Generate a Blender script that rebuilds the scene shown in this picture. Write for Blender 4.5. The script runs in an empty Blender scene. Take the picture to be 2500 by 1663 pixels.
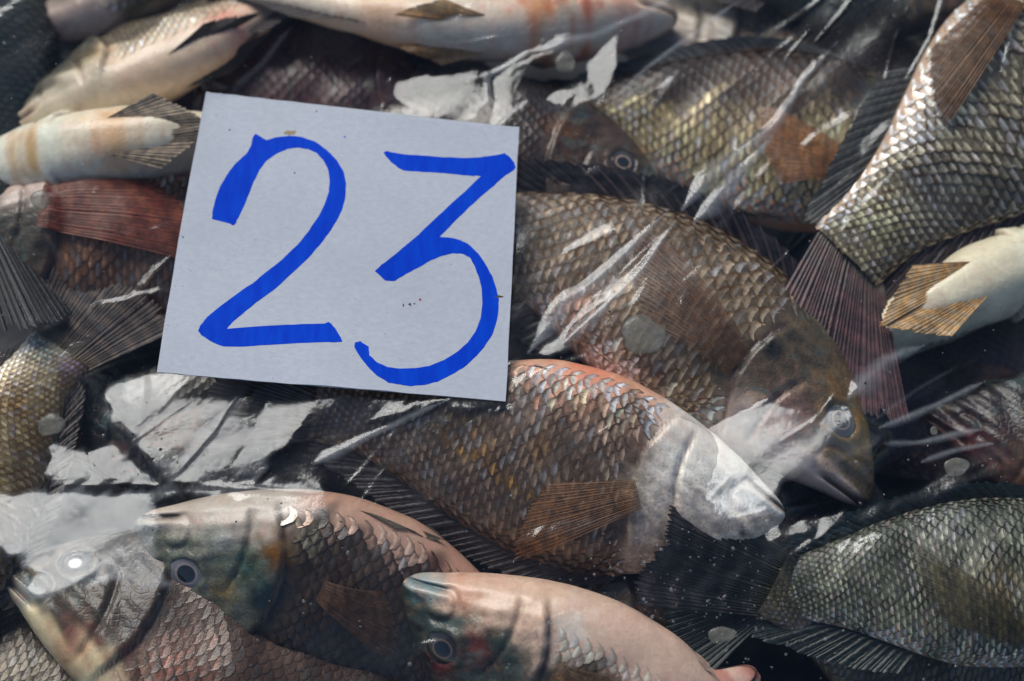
import bpy, bmesh, math, random
import numpy as np
from mathutils import Vector, Matrix
from mathutils.bvhtree import BVHTree

random.seed(7)
rng = np.random.default_rng(7)
SC = bpy.context.scene
COL = SC.collection
S = 0.00018                      # metres per working unit (one unit = one photo pixel at the film's height)

# ------------------------------------------------------------------ camera, sky, sun, exposure
D, TILT = 3600.0, math.radians(18)
FW = np.array([0.0, math.sin(TILT), -math.cos(TILT)])
UPV = np.array([0.0, math.cos(TILT), math.sin(TILT)])
RT = np.array([1.0, 0.0, 0.0])
CAM = -FW * D
cam = bpy.data.cameras.new('camera')
cam.sensor_width = 36.0
cam.lens = 36.0 * D / 2500.0
cam.clip_start, cam.clip_end = 0.01, 20.0
cam.dof.use_dof = True
cam.dof.focus_distance = (D - 30) * S
cam.dof.aperture_fstop = 3.4
co = bpy.data.objects.new('camera', cam)
COL.objects.link(co)
co.location = CAM * S
co.rotation_euler = (TILT, 0, 0)
SC.camera = co

SUN_AZ = np.array([-0.46, 0.89])           # the light comes from the upper left of the picture
SUN_ZEN = math.radians(51)
SUN = np.array([SUN_AZ[0] * math.sin(SUN_ZEN), SUN_AZ[1] * math.sin(SUN_ZEN), math.cos(SUN_ZEN)])
SUN /= np.linalg.norm(SUN)
w = bpy.data.worlds.new('World'); SC.world = w; w.use_nodes = True
nt = w.node_tree
sky = nt.nodes.new('ShaderNodeTexSky'); sky.sky_type = 'NISHITA'; sky.sun_disc = False
sky.sun_elevation = math.pi / 2 - SUN_ZEN
sky.sun_rotation = math.atan2(SUN[0], SUN[1])
sky.dust_density = 0.8; sky.air_density = 0.8; sky.ozone_density = 1.0
bg = nt.nodes['Background']; bg.inputs['Strength'].default_value = 0.05
nt.links.new(sky.outputs[0], bg.inputs[0])
sl = bpy.data.lights.new('sun', 'SUN'); sl.energy = 1.5; sl.angle = math.radians(33); sl.color = (1.0, 0.96, 0.895)
so = bpy.data.objects.new('sun', sl); COL.objects.link(so)
so.rotation_euler = Vector(SUN).to_track_quat('Z', 'Y').to_euler()
so.location = Vector(SUN) * 2
SC.view_settings.view_transform = 'Standard'; SC.view_settings.look = 'None'
SC.view_settings.gamma = 1.0; SC.view_settings.use_curve_mapping = False
SC.view_settings.exposure = 0.90
SC.cycles.transparent_max_bounces = 24
SC.cycles.max_bounces = 8
SC.cycles.use_denoising = True

# ------------------------------------------------------------------ helpers
def at(px, py, z=0.0):
    """world point (working units) where the sight line of a photo pixel meets the height z"""
    d = FW * D + RT * (px - 1250.0) + UPV * (831.5 - py)
    return CAM + d * ((z - CAM[2]) / d[2])

def at_plane(px, py, p0, n):
    d = FW * D + RT * (px - 1250.0) + UPV * (831.5 - py)
    return CAM + d * (np.dot(p0 - CAM, n) / np.dot(d, n))

def sstep(a, b, x):
    t = np.clip((x - a) / (b - a), 0, 1)
    return t * t * (3 - 2 * t)

def lerp(a, b, t): return a + (b - a) * t

def mesh_obj(name, verts, faces, mat, parent=None, org=None, cols=None, smooth=True):
    """verts in working units (world); the object sits at org (or under its parent)"""
    me = bpy.data.meshes.new(name)
    v = np.asarray(verts, dtype=np.float64)
    if parent is not None: org = np.array(parent['_o'])
    elif org is None: org = np.zeros(3)
    v = (v - org) * S
    if isinstance(faces, np.ndarray):
        k = faces.shape[1]
        me.vertices.add(len(v)); me.vertices.foreach_set('co', v.astype(np.float32).ravel())
        me.loops.add(faces.size); me.loops.foreach_set('vertex_index', faces.astype(np.int32).ravel())
        me.polygons.add(len(faces))
        me.polygons.foreach_set('loop_start', np.arange(0, faces.size, k, dtype=np.int32))
        me.polygons.foreach_set('loop_total', np.full(len(faces), k, dtype=np.int32))
        me.update(calc_edges=True); me.validate()
    else:
        me.from_pydata([tuple(p) for p in v], [], faces)
    if smooth: me.polygons.foreach_set('use_smooth', np.ones(len(me.polygons), dtype=bool))
    for an, arr in (cols or {}).items():
        arr = np.asarray(arr, dtype=np.float32)
        if arr.ndim == 2 and arr.shape[1] == 3 and an.startswith('c_'):
            a = me.attributes.new(an, 'FLOAT_COLOR', 'POINT')
            a.data.foreach_set('color', np.hstack([arr, np.ones((len(arr), 1), np.float32)]).ravel())
        else:
            a = me.attributes.new(an, 'FLOAT_VECTOR', 'POINT')
            a.data.foreach_set('vector', arr.ravel())
    me.materials.append(mat)
    o = bpy.data.objects.new(name, me); COL.objects.link(o)
    if parent is not None: o.parent = parent
    else: o.location = org * S
    return o

def root(name, org):
    e = bpy.data.objects.new(name, None); COL.objects.link(e)
    e.empty_display_size = 0.02
    e.location = np.asarray(org) * S
    e['_o'] = [float(x) for x in org]
    return e

def tag(o, label, cat, group=None, kind=None):
    if label: o['label'] = label
    if cat: o['category'] = cat
    if group: o['group'] = group
    if kind: o['kind'] = kind
    return o

# ------------------------------------------------------------------ materials
def mat_new(name):
    m = bpy.data.materials.new(name); m.use_nodes = True
    t = m.node_tree
    for n in list(t.nodes): t.nodes.remove(n)
    out = t.nodes.new('ShaderNodeOutputMaterial')
    return m, t, out

class NT:
    def __init__(s, t): s.t = t
    def n(s, typ, ins=None, **kw):
        nd = s.t.nodes.new(typ)
        for k, v in kw.items(): setattr(nd, k, v)
        for k, v in (ins or {}).items():
            sk = nd.inputs[k]
            if hasattr(v, 'node'): s.t.links.new(v, sk)
            else: sk.default_value = v
        return nd
    def math(s, op, a, b=0.0, c=None):
        d = {0: a, 1: b}
        if c is not None: d[2] = c
        return s.n('ShaderNodeMath', d, operation=op).outputs[0]
    def mix(s, f, a, b, blend='MIX'):
        nd = s.n('ShaderNodeMix', data_type='RGBA', blend_type=blend)
        for i, v in ((0, f), (6, a), (7, b)):
            if hasattr(v, 'node'): s.t.links.new(v, nd.inputs[i])
            elif i and len(v) == 3: nd.inputs[i].default_value = (*v, 1)
            else: nd.inputs[i].default_value = v
        return nd.outputs[2]
    def ramp(s, v, lo, hi):
        nd = s.n('ShaderNodeMapRange', {0: v, 1: lo, 2: hi, 3: 0.0, 4: 1.0}, interpolation_type='SMOOTHSTEP')
        return nd.outputs[0]
    def noise(s, vec, scale, detail=3.0, rough=0.55, dist=0.0):
        return s.n('ShaderNodeTexNoise', {'Vector': vec, 'Scale': scale, 'Detail': detail, 'Roughness': rough, 'Distortion': dist})

def obj_coord(g): return g.n('ShaderNodeTexCoord').outputs['Object']
def attr(g, name, what='Color'): return g.n('ShaderNodeAttribute', attribute_name=name).outputs[what]

def mat_body():
    m, t, out = mat_new('fish_skin'); g = NT(t)
    oc = obj_coord(g)
    c = attr(g, 'c_col')
    inf = g.n('ShaderNodeSeparateXYZ', {0: attr(g, 'info', 'Vector')})
    head = inf.outputs[0]
    n1 = g.noise(oc, 160, 5, 0.65, 0.6)
    n2 = g.noise(oc, 700, 3, 0.6)
    v1 = g.n('ShaderNodeTexVoronoi', {'Vector': oc, 'Scale': 330.0, 'Randomness': 0.8}, feature='DISTANCE_TO_EDGE')
    am = g.math('MULTIPLY_ADD', g.ramp(inf.outputs[2], -0.85, 0.0), 0.6, 0.2)
    f1 = g.math('ADD', 1.0, g.math('MULTIPLY', g.math('SUBTRACT', g.ramp(n1.outputs[0], 0.3, 0.72), 0.5), am))
    f2 = g.math('ADD', 1.0, g.math('MULTIPLY', g.math('SUBTRACT', n2.outputs[0], 0.5), am))
    k = g.math('MULTIPLY', f1, f2)
    kk = g.n('ShaderNodeCombineXYZ', {0: k, 1: k, 2: k}).outputs[0]
    c2 = g.mix(1.0, c, kk, 'MULTIPLY')
    # dark freckles and a cool sheen over head plates
    n3 = g.noise(oc, 1100, 2, 0.5)
    fre = g.math('MULTIPLY', g.ramp(n3.outputs[0], 0.6, 0.72), g.math('MULTIPLY', g.ramp(inf.outputs[2], -0.95, -0.3), 0.55))
    c3 = g.mix(fre, c2, (0.02, 0.018, 0.016))
    n4 = g.noise(oc, 95, 3, 0.6, 1.0)
    sheen = g.math('MULTIPLY', g.math('MULTIPLY', g.ramp(n4.outputs[0], 0.52, 0.72), head), 0.45)
    c4 = g.mix(sheen, c3, (0.10, 0.17, 0.15))
    n5 = g.noise(oc, 130, 2, 0.6, 0.6)
    gold = g.math('MULTIPLY', g.math('MULTIPLY', g.ramp(n5.outputs[0], 0.58, 0.74), head), 0.5)
    c4 = g.mix(gold, c4, (0.20, 0.12, 0.045))
    bel = g.ramp(inf.outputs[2], -0.2, -0.8)
    n6 = g.noise(oc, 70, 4, 0.6, 1.2)
    c4 = g.mix(g.math('MULTIPLY', g.math('MULTIPLY', g.ramp(n6.outputs[0], 0.5, 0.72), bel), 0.32), c4, (0.60, 0.26, 0.20))
    n7 = g.noise(oc, 48, 4, 0.6, 0.8)
    c4 = g.mix(g.math('MULTIPLY', g.math('MULTIPLY', g.ramp(n7.outputs[0], 0.55, 0.75), bel), 0.30), c4, (0.50, 0.38, 0.20))
    n8 = g.noise(oc, 1500, 2, 0.5)
    c4 = g.mix(g.math('MULTIPLY', g.ramp(n8.outputs[0], 0.68, 0.76), 0.35), c4, (0.10, 0.08, 0.07))
    v2 = g.n('ShaderNodeTexVoronoi', {'Vector': oc, 'Scale': 300.0, 'Randomness': 0.5}, feature='F1')
    stw = g.n('ShaderNodeMapping', {'Vector': oc, 'Scale': (1.0, 0.35, 1.0), 'Rotation': (0, 0, 0.5)}).outputs[0]
    n9 = g.noise(stw, 260, 4, 0.65, 1.5)
    hgt0 = g.math('ADD', g.math('MULTIPLY', v2.outputs[0], 0.35), g.math('MULTIPLY', n9.outputs[0], 0.9))
    hgt = g.math('ADD', g.math('MULTIPLY', n2.outputs[0], 0.5), g.math('MULTIPLY', g.math('MULTIPLY', g.ramp(v1.outputs[0], 0.0, 0.2), head), 0.3))
    bp = g.n('ShaderNodeBump', {'Strength': 0.45, 'Distance': 0.0006, 'Height': g.math('ADD', hgt, g.math('MULTIPLY', hgt0, 0.8))})
    rough = g.math('MULTIPLY_ADD', n1.outputs[0], 0.3, 0.2)
    b = g.n('ShaderNodeBsdfPrincipled', {'Base Color': c4, 'Roughness': rough, 'Specular IOR Level': 0.5, 'Normal': bp.outputs[0],
            'Coat Weight': 0.12, 'Coat Roughness': 0.10, 'Subsurface Weight': 0.0})
    t.links.new(b.outputs[0], out.inputs[0])
    return m

def mat_scales():
    m, t, out = mat_new('fish_scales'); g = NT(t)
    oc = obj_coord(g)
    c = attr(g, 'c_col'); rim = attr(g, 'c_rim')
    uv = g.n('ShaderNodeSeparateXYZ', {0: attr(g, 'suv', 'Vector')})
    a, b, r = uv.outputs[0], uv.outputs[1], uv.outputs[2]
    ab = g.math('ABSOLUTE', b)
    edge = g.math('MAXIMUM', a, g.math('POWER', ab, 2.2))
    n1 = g.noise(oc, 900, 3, 0.6)
    edge = g.math('ADD', edge, g.math('MULTIPLY_ADD', n1.outputs[0], 0.24, -0.12))
    rm = g.ramp(edge, 0.62, 0.9)
    base = g.math('SUBTRACT', 1.0, g.ramp(a, 0.36, 0.56))
    br = g.math('MULTIPLY_ADD', r, 0.9, 0.5)
    streak = g.n('ShaderNodeTexWave', {'Vector': g.n('ShaderNodeCombineXYZ', {0: g.math('MULTIPLY', b, 1.0), 1: g.math('MULTIPLY', a, 0.12), 2: r}).outputs[0],
                 'Scale': 3.0, 'Distortion': 2.0, 'Detail': 2.0})
    br = g.math('MULTIPLY', br, g.math('MULTIPLY_ADD', streak.outputs[1], 0.3, 0.82))
    br = g.math('MULTIPLY', br, g.math('MULTIPLY_ADD', g.ramp(g.noise(oc, 240, 3, 0.6).outputs[0], 0.3, 0.7), 0.7, 0.62))
    kk = g.n('ShaderNodeCombineXYZ', {0: br, 1: br, 2: br}).outputs[0]
    c2 = g.mix(1.0, c, kk, 'MULTIPLY')
    c3 = g.mix(g.math('MULTIPLY', base, 0.7), c2, rim)
    worn = g.math('MULTIPLY_ADD', g.ramp(g.noise(oc, 130, 3, 0.6).outputs[0], 0.36, 0.62), 0.45, 0.55)
    c4 = g.mix(g.math('MULTIPLY', rm, worn), c3, rim)
    bp = g.n('ShaderNodeBump', {'Strength': 0.3, 'Distance': 0.0004, 'Height': n1.outputs[0]})
    p = g.n('ShaderNodeBsdfPrincipled', {'Base Color': c4, 'Roughness': g.math('MULTIPLY_ADD', n1.outputs[0], 0.25, 0.16), 'Specular IOR Level': 0.5, 'Metallic': 0.2,
            'Normal': bp.outputs[0], 'Coat Weight': 0.08, 'Coat Roughness': 0.12})
    t.links.new(p.outputs[0], out.inputs[0])
    return m

def mat_fin():
    m, t, out = mat_new('fish_fin'); g = NT(t)
    oc = obj_coord(g)
    c = attr(g, 'c_col'); ray = attr(g, 'c_rim')
    uv = g.n('ShaderNodeSeparateXYZ', {0: attr(g, 'fuv', 'Vector')})
    u, v, al = uv.outputs[0], uv.outputs[1], uv.outputs[2]
    n0 = g.noise(oc, 500, 2, 0.5)
    uu = g.math('ADD', u, g.math('MULTIPLY_ADD', n0.outputs[0], 0.3, -0.15))
    f = g.math('ABSOLUTE', g.math('SUBTRACT', g.math('FRACT', uu), 0.5))
    f2 = g.math('ABSOLUTE', g.math('SUBTRACT', g.math('FRACT', g.math('MULTIPLY', uu, 2.0)), 0.5))
    rm = g.math('MAXIMUM', g.ramp(f, 0.22, 0.42), g.math('MULTIPLY', g.ramp(f2, 0.2, 0.45), g.ramp(v, 0.35, 0.7)))
    bands = g.math('SINE', g.math('ADD', g.math('MULTIPLY', v, 34.0), g.math('MULTIPLY', n0.outputs[0], 3.0)))
    bm = g.math('MULTIPLY', g.ramp(bands, 0.0, 0.8), g.math('SUBTRACT', 1.0, rm))
    n1 = g.noise(oc, 230, 4, 0.65)
    k = g.math('MULTIPLY_ADD', g.ramp(n1.outputs[0], 0.28, 0.75), 0.9, 0.55)
    kk = g.n('ShaderNodeCombineXYZ', {0: k, 1: k, 2: k}).outputs[0]
    cc = g.mix(g.math('MULTIPLY', bm, 0.75), c, ray)
    cc = g.mix(g.math('MULTIPLY', rm, g.math('MULTIPLY_ADD', g.ramp(bands, -0.6, 0.6), 0.5, 0.25)), cc, ray)
    cc = g.mix(1.0, cc, kk, 'MULTIPLY')
    bp = g.n('ShaderNodeBump', {'Strength': 0.5, 'Distance': 0.0005, 'Height': rm})
    p = g.n('ShaderNodeBsdfPrincipled', {'Base Color': cc, 'Roughness': 0.42, 'Specular IOR Level': 0.4, 'Normal': bp.outputs[0], 'Coat Weight': 0.12, 'Coat Roughness': 0.15})
    tr = g.n('ShaderNodeBsdfTransparent')
    a2 = g.math('MINIMUM', g.math('ADD', al, g.math('MULTIPLY', rm, 0.35)), 1.0)
    mx = g.n('ShaderNodeMixShader', {0: a2, 1: tr.outputs[0], 2: p.outputs[0]})
    t.links.new(mx.outputs[0], out.inputs[0])
    return m

def mat_eye():
    m, t, out = mat_new('fish_eye'); g = NT(t)
    n1 = g.noise(obj_coord(g), 900, 3, 0.6)
    k = g.math('MULTIPLY_ADD', n1.outputs[0], 0.9, 0.55)
    kk = g.n('ShaderNodeCombineXYZ', {0: k, 1: k, 2: k}).outputs[0]
    p = g.n('ShaderNodeBsdfPrincipled', {'Base Color': g.mix(1.0, attr(g, 'c_col'), kk, 'MULTIPLY'), 'Roughness': 0.12, 'Coat Weight': 1.0, 'Coat Roughness': 0.03})
    t.links.new(p.outputs[0], out.inputs[0])
    return m

def mat_film():
    m, t, out = mat_new('clear_plastic'); g = NT(t)
    oc = obj_coord(g)
    n1 = g.noise(oc, 60, 4, 0.6, 0.5)
    n2 = g.noise(oc, 420, 4, 0.65)
    n3 = g.noise(oc, 1300, 2, 0.5)
    h = g.math('ADD', g.math('MULTIPLY', n1.outputs[0], 0.9), g.math('MULTIPLY', n2.outputs[0], 0.16))
    h = g.math('ADD', h, g.math('MULTIPLY', n3.outputs[0], 0.03))
    bp = g.n('ShaderNodeBump', {'Strength': 0.5, 'Distance': 0.0009, 'Height': h})
    gm = g.n('ShaderNodeNewGeometry')
    dt = g.math('ABSOLUTE', g.n('ShaderNodeVectorMath', {0: bp.outputs[0], 1: gm.outputs['Incoming']}, operation='DOT_PRODUCT').outputs['Value'])
    fv = g.math('MULTIPLY_ADD', g.math('POWER', g.math('SUBTRACT', 1.0, g.math('MINIMUM', dt, 1.0)), 5.0), 0.962, 0.038)   # wet underneath: the outer face does the mirroring
    rg = g.math('MULTIPLY_ADD', n2.outputs[0], 0.14, 0.03)
    gl = g.n('ShaderNodeBsdfAnisotropic', {'Color': (0.93, 0.97, 1.0, 1), 'Roughness': rg, 'Normal': bp.outputs[0]})
    gw = g.n('ShaderNodeBsdfAnisotropic', {'Color': (0.93, 0.97, 1.0, 1), 'Roughness': 0.27, 'Normal': bp.outputs[0]})
    sm = g.math('MULTIPLY_ADD', g.ramp(n1.outputs[0], 0.35, 0.7), 0.3, 0.08)
    gl = g.n('ShaderNodeMixShader', {0: sm, 1: gl.outputs[0], 2: gw.outputs[0]})
    tr = g.n('ShaderNodeBsdfTransparent', {'Color': (0.985, 0.99, 0.99, 1)})
    mx = g.n('ShaderNodeMixShader', {0: fv, 1: tr.outputs[0], 2: gl.outputs[0]})
    # faint condensation in patches, plus milky glare painted onto the facets and folds
    haze = g.ramp(g.noise(oc, 22, 4, 0.6, 0.4).outputs[0], 0.45, 0.75)
    inf = g.n('ShaderNodeSeparateXYZ', {0: attr(g, 'info', 'Vector')})
    amt = g.math('ADD', g.math('MULTIPLY', haze, 0.008), g.math('MULTIPLY', inf.outputs[0], g.math('MULTIPLY_ADD', n2.outputs[0], 0.9, 0.25)))
    df = g.n('ShaderNodeBsdfDiffuse', {'Color': (0.72, 0.76, 0.8, 1)})
    mx2 = g.n('ShaderNodeMixShader', {0: amt, 1: mx.outputs[0], 2: df.outputs[0]})
    t.links.new(mx2.outputs[0], out.inputs[0])
    return m

def mat_drop():
    m, t, out = mat_new('water_bead'); g = NT(t)
    fr = g.n('ShaderNodeLayerWeight', {'Blend': 0.25})
    gl = g.n('ShaderNodeBsdfAnisotropic', {'Color': (1, 1, 1, 1), 'Roughness': 0.05})
    tr = g.n('ShaderNodeBsdfTransparent', {'Color': (0.93, 0.95, 0.95, 1)})
    mx = g.n('ShaderNodeMixShader', {0: fr.outputs[0], 1: tr.outputs[0], 2: gl.outputs[0]})
    df = g.n('ShaderNodeBsdfDiffuse', {'Color': (0.8, 0.82, 0.83, 1)})
    mx2 = g.n('ShaderNodeMixShader', {0: 0.14, 1: mx.outputs[0], 2: df.outputs[0]})
    t.links.new(mx2.outputs[0], out.inputs[0])
    return m

def mat_ice():
    m, t, out = mat_new('cloudy_ice'); g = NT(t)
    oc = obj_coord(g)
    n1 = g.noise(oc, 350, 4, 0.6)
    c = g.mix(n1.outputs[0], (0.16, 0.15, 0.125), (0.36, 0.35, 0.30))
    bp = g.n('ShaderNodeBump', {'Strength': 0.4, 'Distance': 0.0006, 'Height': n1.outputs[0]})
    p = g.n('ShaderNodeBsdfPrincipled', {'Base Color': c, 'Roughness': 0.2, 'Normal': bp.outputs[0]})
    tr = g.n('ShaderNodeBsdfTransparent', {'Color': (0.9, 0.92, 0.9, 1)})
    mx = g.n('ShaderNodeMixShader', {0: g.math('MULTIPLY_ADD', n1.outputs[0], 0.6, 0.08), 1: tr.outputs[0], 2: p.outputs[0]})
    t.links.new(mx.outputs[0], out.inputs[0])
    return m

def mat_paper():
    m, t, out = mat_new('grey_card'); g = NT(t)
    oc = obj_coord(g)
    st = g.n('ShaderNodeMapping', {'Vector': oc, 'Scale': (0.5, 1.0, 1.0), 'Rotation': (0, 0, -0.08)}).outputs[0]
    n1 = g.noise(st, 620, 5, 0.75); n2 = g.noise(oc, 38, 4, 0.6); n3 = g.noise(oc, 700, 2, 0.5)
    c = g.mix(g.ramp(n1.outputs[0], 0.25, 0.75), (0.50, 0.54, 0.605), (0.61, 0.645, 0.70))
    c = g.mix(g.math('MULTIPLY', g.ramp(n2.outputs[0], 0.3, 0.75), 0.35), c, (0.46, 0.49, 0.535))
    c = g.mix(g.math('MULTIPLY', g.ramp(n3.outputs[0], 0.70, 0.78), 0.6), c, (0.22, 0.22, 0.24))
    bp = g.n('ShaderNodeBump', {'Strength': 0.25, 'Distance': 0.0003, 'Height': n1.outputs[0]})
    p = g.n('ShaderNodeBsdfPrincipled', {'Base Color': c, 'Roughness': 0.62, 'Specular IOR Level': 0.3, 'Normal': bp.outputs[0]})
    t.links.new(p.outputs[0], out.inputs[0])
    return m

def mat_ink():
    m, t, out = mat_new('blue_marker_ink'); g = NT(t)
    oc = obj_coord(g)
    st = g.n('ShaderNodeMapping', {'Vector': oc, 'Scale': (1.0, 0.25, 1.0), 'Rotation': (0, 0, 0.8)}).outputs[0]
    n1 = g.noise(st, 260, 4, 0.65); n2 = g.noise(oc, 60, 2, 0.5)
    c = g.mix(g.ramp(n1.outputs[0], 0.3, 0.72), (0.0004, 0.050, 0.60), (0.001, 0.075, 0.70))
    c = g.mix(g.math('MULTIPLY', g.ramp(n2.outputs[0], 0.5, 0.7), 0.4), c, (0.0004, 0.042, 0.53))
    p = g.n('ShaderNodeBsdfPrincipled', {'Base Color': c, 'Roughness': 0.6, 'Specular IOR Level': 0.06})
    t.links.new(p.outputs[0], out.inputs[0])
    return m

def mat_flat(name, col, rough=0.6, noise=0.3, scale=300):
    m, t, out = mat_new(name); g = NT(t)
    n1 = g.noise(obj_coord(g), scale, 3, 0.6)
    k = g.math('MULTIPLY_ADD', n1.outputs[0], 2 * noise, 1 - noise)
    kk = g.n('ShaderNodeCombineXYZ', {0: k, 1: k, 2: k}).outputs[0]
    p = g.n('ShaderNodeBsdfPrincipled', {'Base Color': g.mix(1.0, col, kk, 'MULTIPLY'), 'Roughness': rough})
    t.links.new(p.outputs[0], out.inputs[0])
    return m

M_BODY, M_SCALE, M_FIN, M_EYE = mat_body(), mat_scales(), mat_fin(), mat_eye()
M_FILM, M_DROP, M_ICE, M_PAPER, M_INK = mat_film(), mat_drop(), mat_ice(), mat_paper(), mat_ink()
M_TRAY = mat_flat('black_tray_plastic', (0.012, 0.013, 0.014), 0.35)

# ------------------------------------------------------------------ the tray under the fish
z0 = -640.0
a, b, c, d = at(-700, -600, z0), at(3200, -600, z0), at(3200, 2300, z0), at(-700, 2300, z0)
tv, tf = [], []
NXT, NYT = 24, 18
for j in range(NYT + 1):
    for i in range(NXT + 1):
        p = lerp(lerp(d, c, i / NXT), lerp(a, b, i / NXT), j / NYT)
        tv.append(p + np.array([0, 0, 6.0 * ((i + j) % 2)]))
for j in range(NYT):
    for i in range(NXT):
        q = j * (NXT + 1) + i
        tf.append((q, q + 1, q + NXT + 2, q + NXT + 1))
tray = mesh_obj('tray_floor', tv, tf, M_TRAY)
tag(tray, 'black plastic tray floor in the gaps beneath the fish', 'tray', kind='structure')

# ------------------------------------------------------------------ fish anatomy (unit length, snout at x=0, tail base at x=1, back towards +y)
def cubic(xs, ys):
    xs, ys = np.array(xs, float), np.array(ys, float)
    h = np.diff(xs); dl = np.diff(ys) / h
    m_ = np.empty_like(ys); m_[0], m_[-1] = dl[0], dl[-1]
    m_[1:-1] = np.where(dl[:-1] * dl[1:] > 0, (dl[:-1] + dl[1:]) / 2, 0)
    def f(x):
        x = np.asarray(x, float)
        i = np.clip(np.searchsorted(xs, x) - 1, 0, len(xs) - 2)
        t = np.clip((x - xs[i]) / h[i], 0, 1)
        return ((1 + 2 * t) * (1 - t) ** 2 * ys[i] + t * (1 - t) ** 2 * h[i] * m_[i]
                + t * t * (3 - 2 * t) * ys[i + 1] + t * t * (t - 1) * h[i] * m_[i + 1])
    return f
_s = [0, .01, .03, .06, .10, .15, .20, .30, .40, .50, .60, .70, .80, .90, 1.0]
_q = np.sqrt(_s)
_top = cubic(_q, [0, .024, .047, .074, .106, .140, .168, .205, .220, .214, .193, .158, .116, .082, .074])
_bot = cubic(_q, [0, -.022, -.038, -.056, -.082, -.110, -.134, -.172, -.194, -.196, -.176, -.138, -.100, -.078, -.074])
_wid = cubic(_q, [0, .016, .028, .041, .056, .071, .082, .093, .092, .082, .068, .052, .037, .024, .014])

EYE_S, EYE_Y, EYE_R = 0.135, 0.052, 0.034

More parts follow.
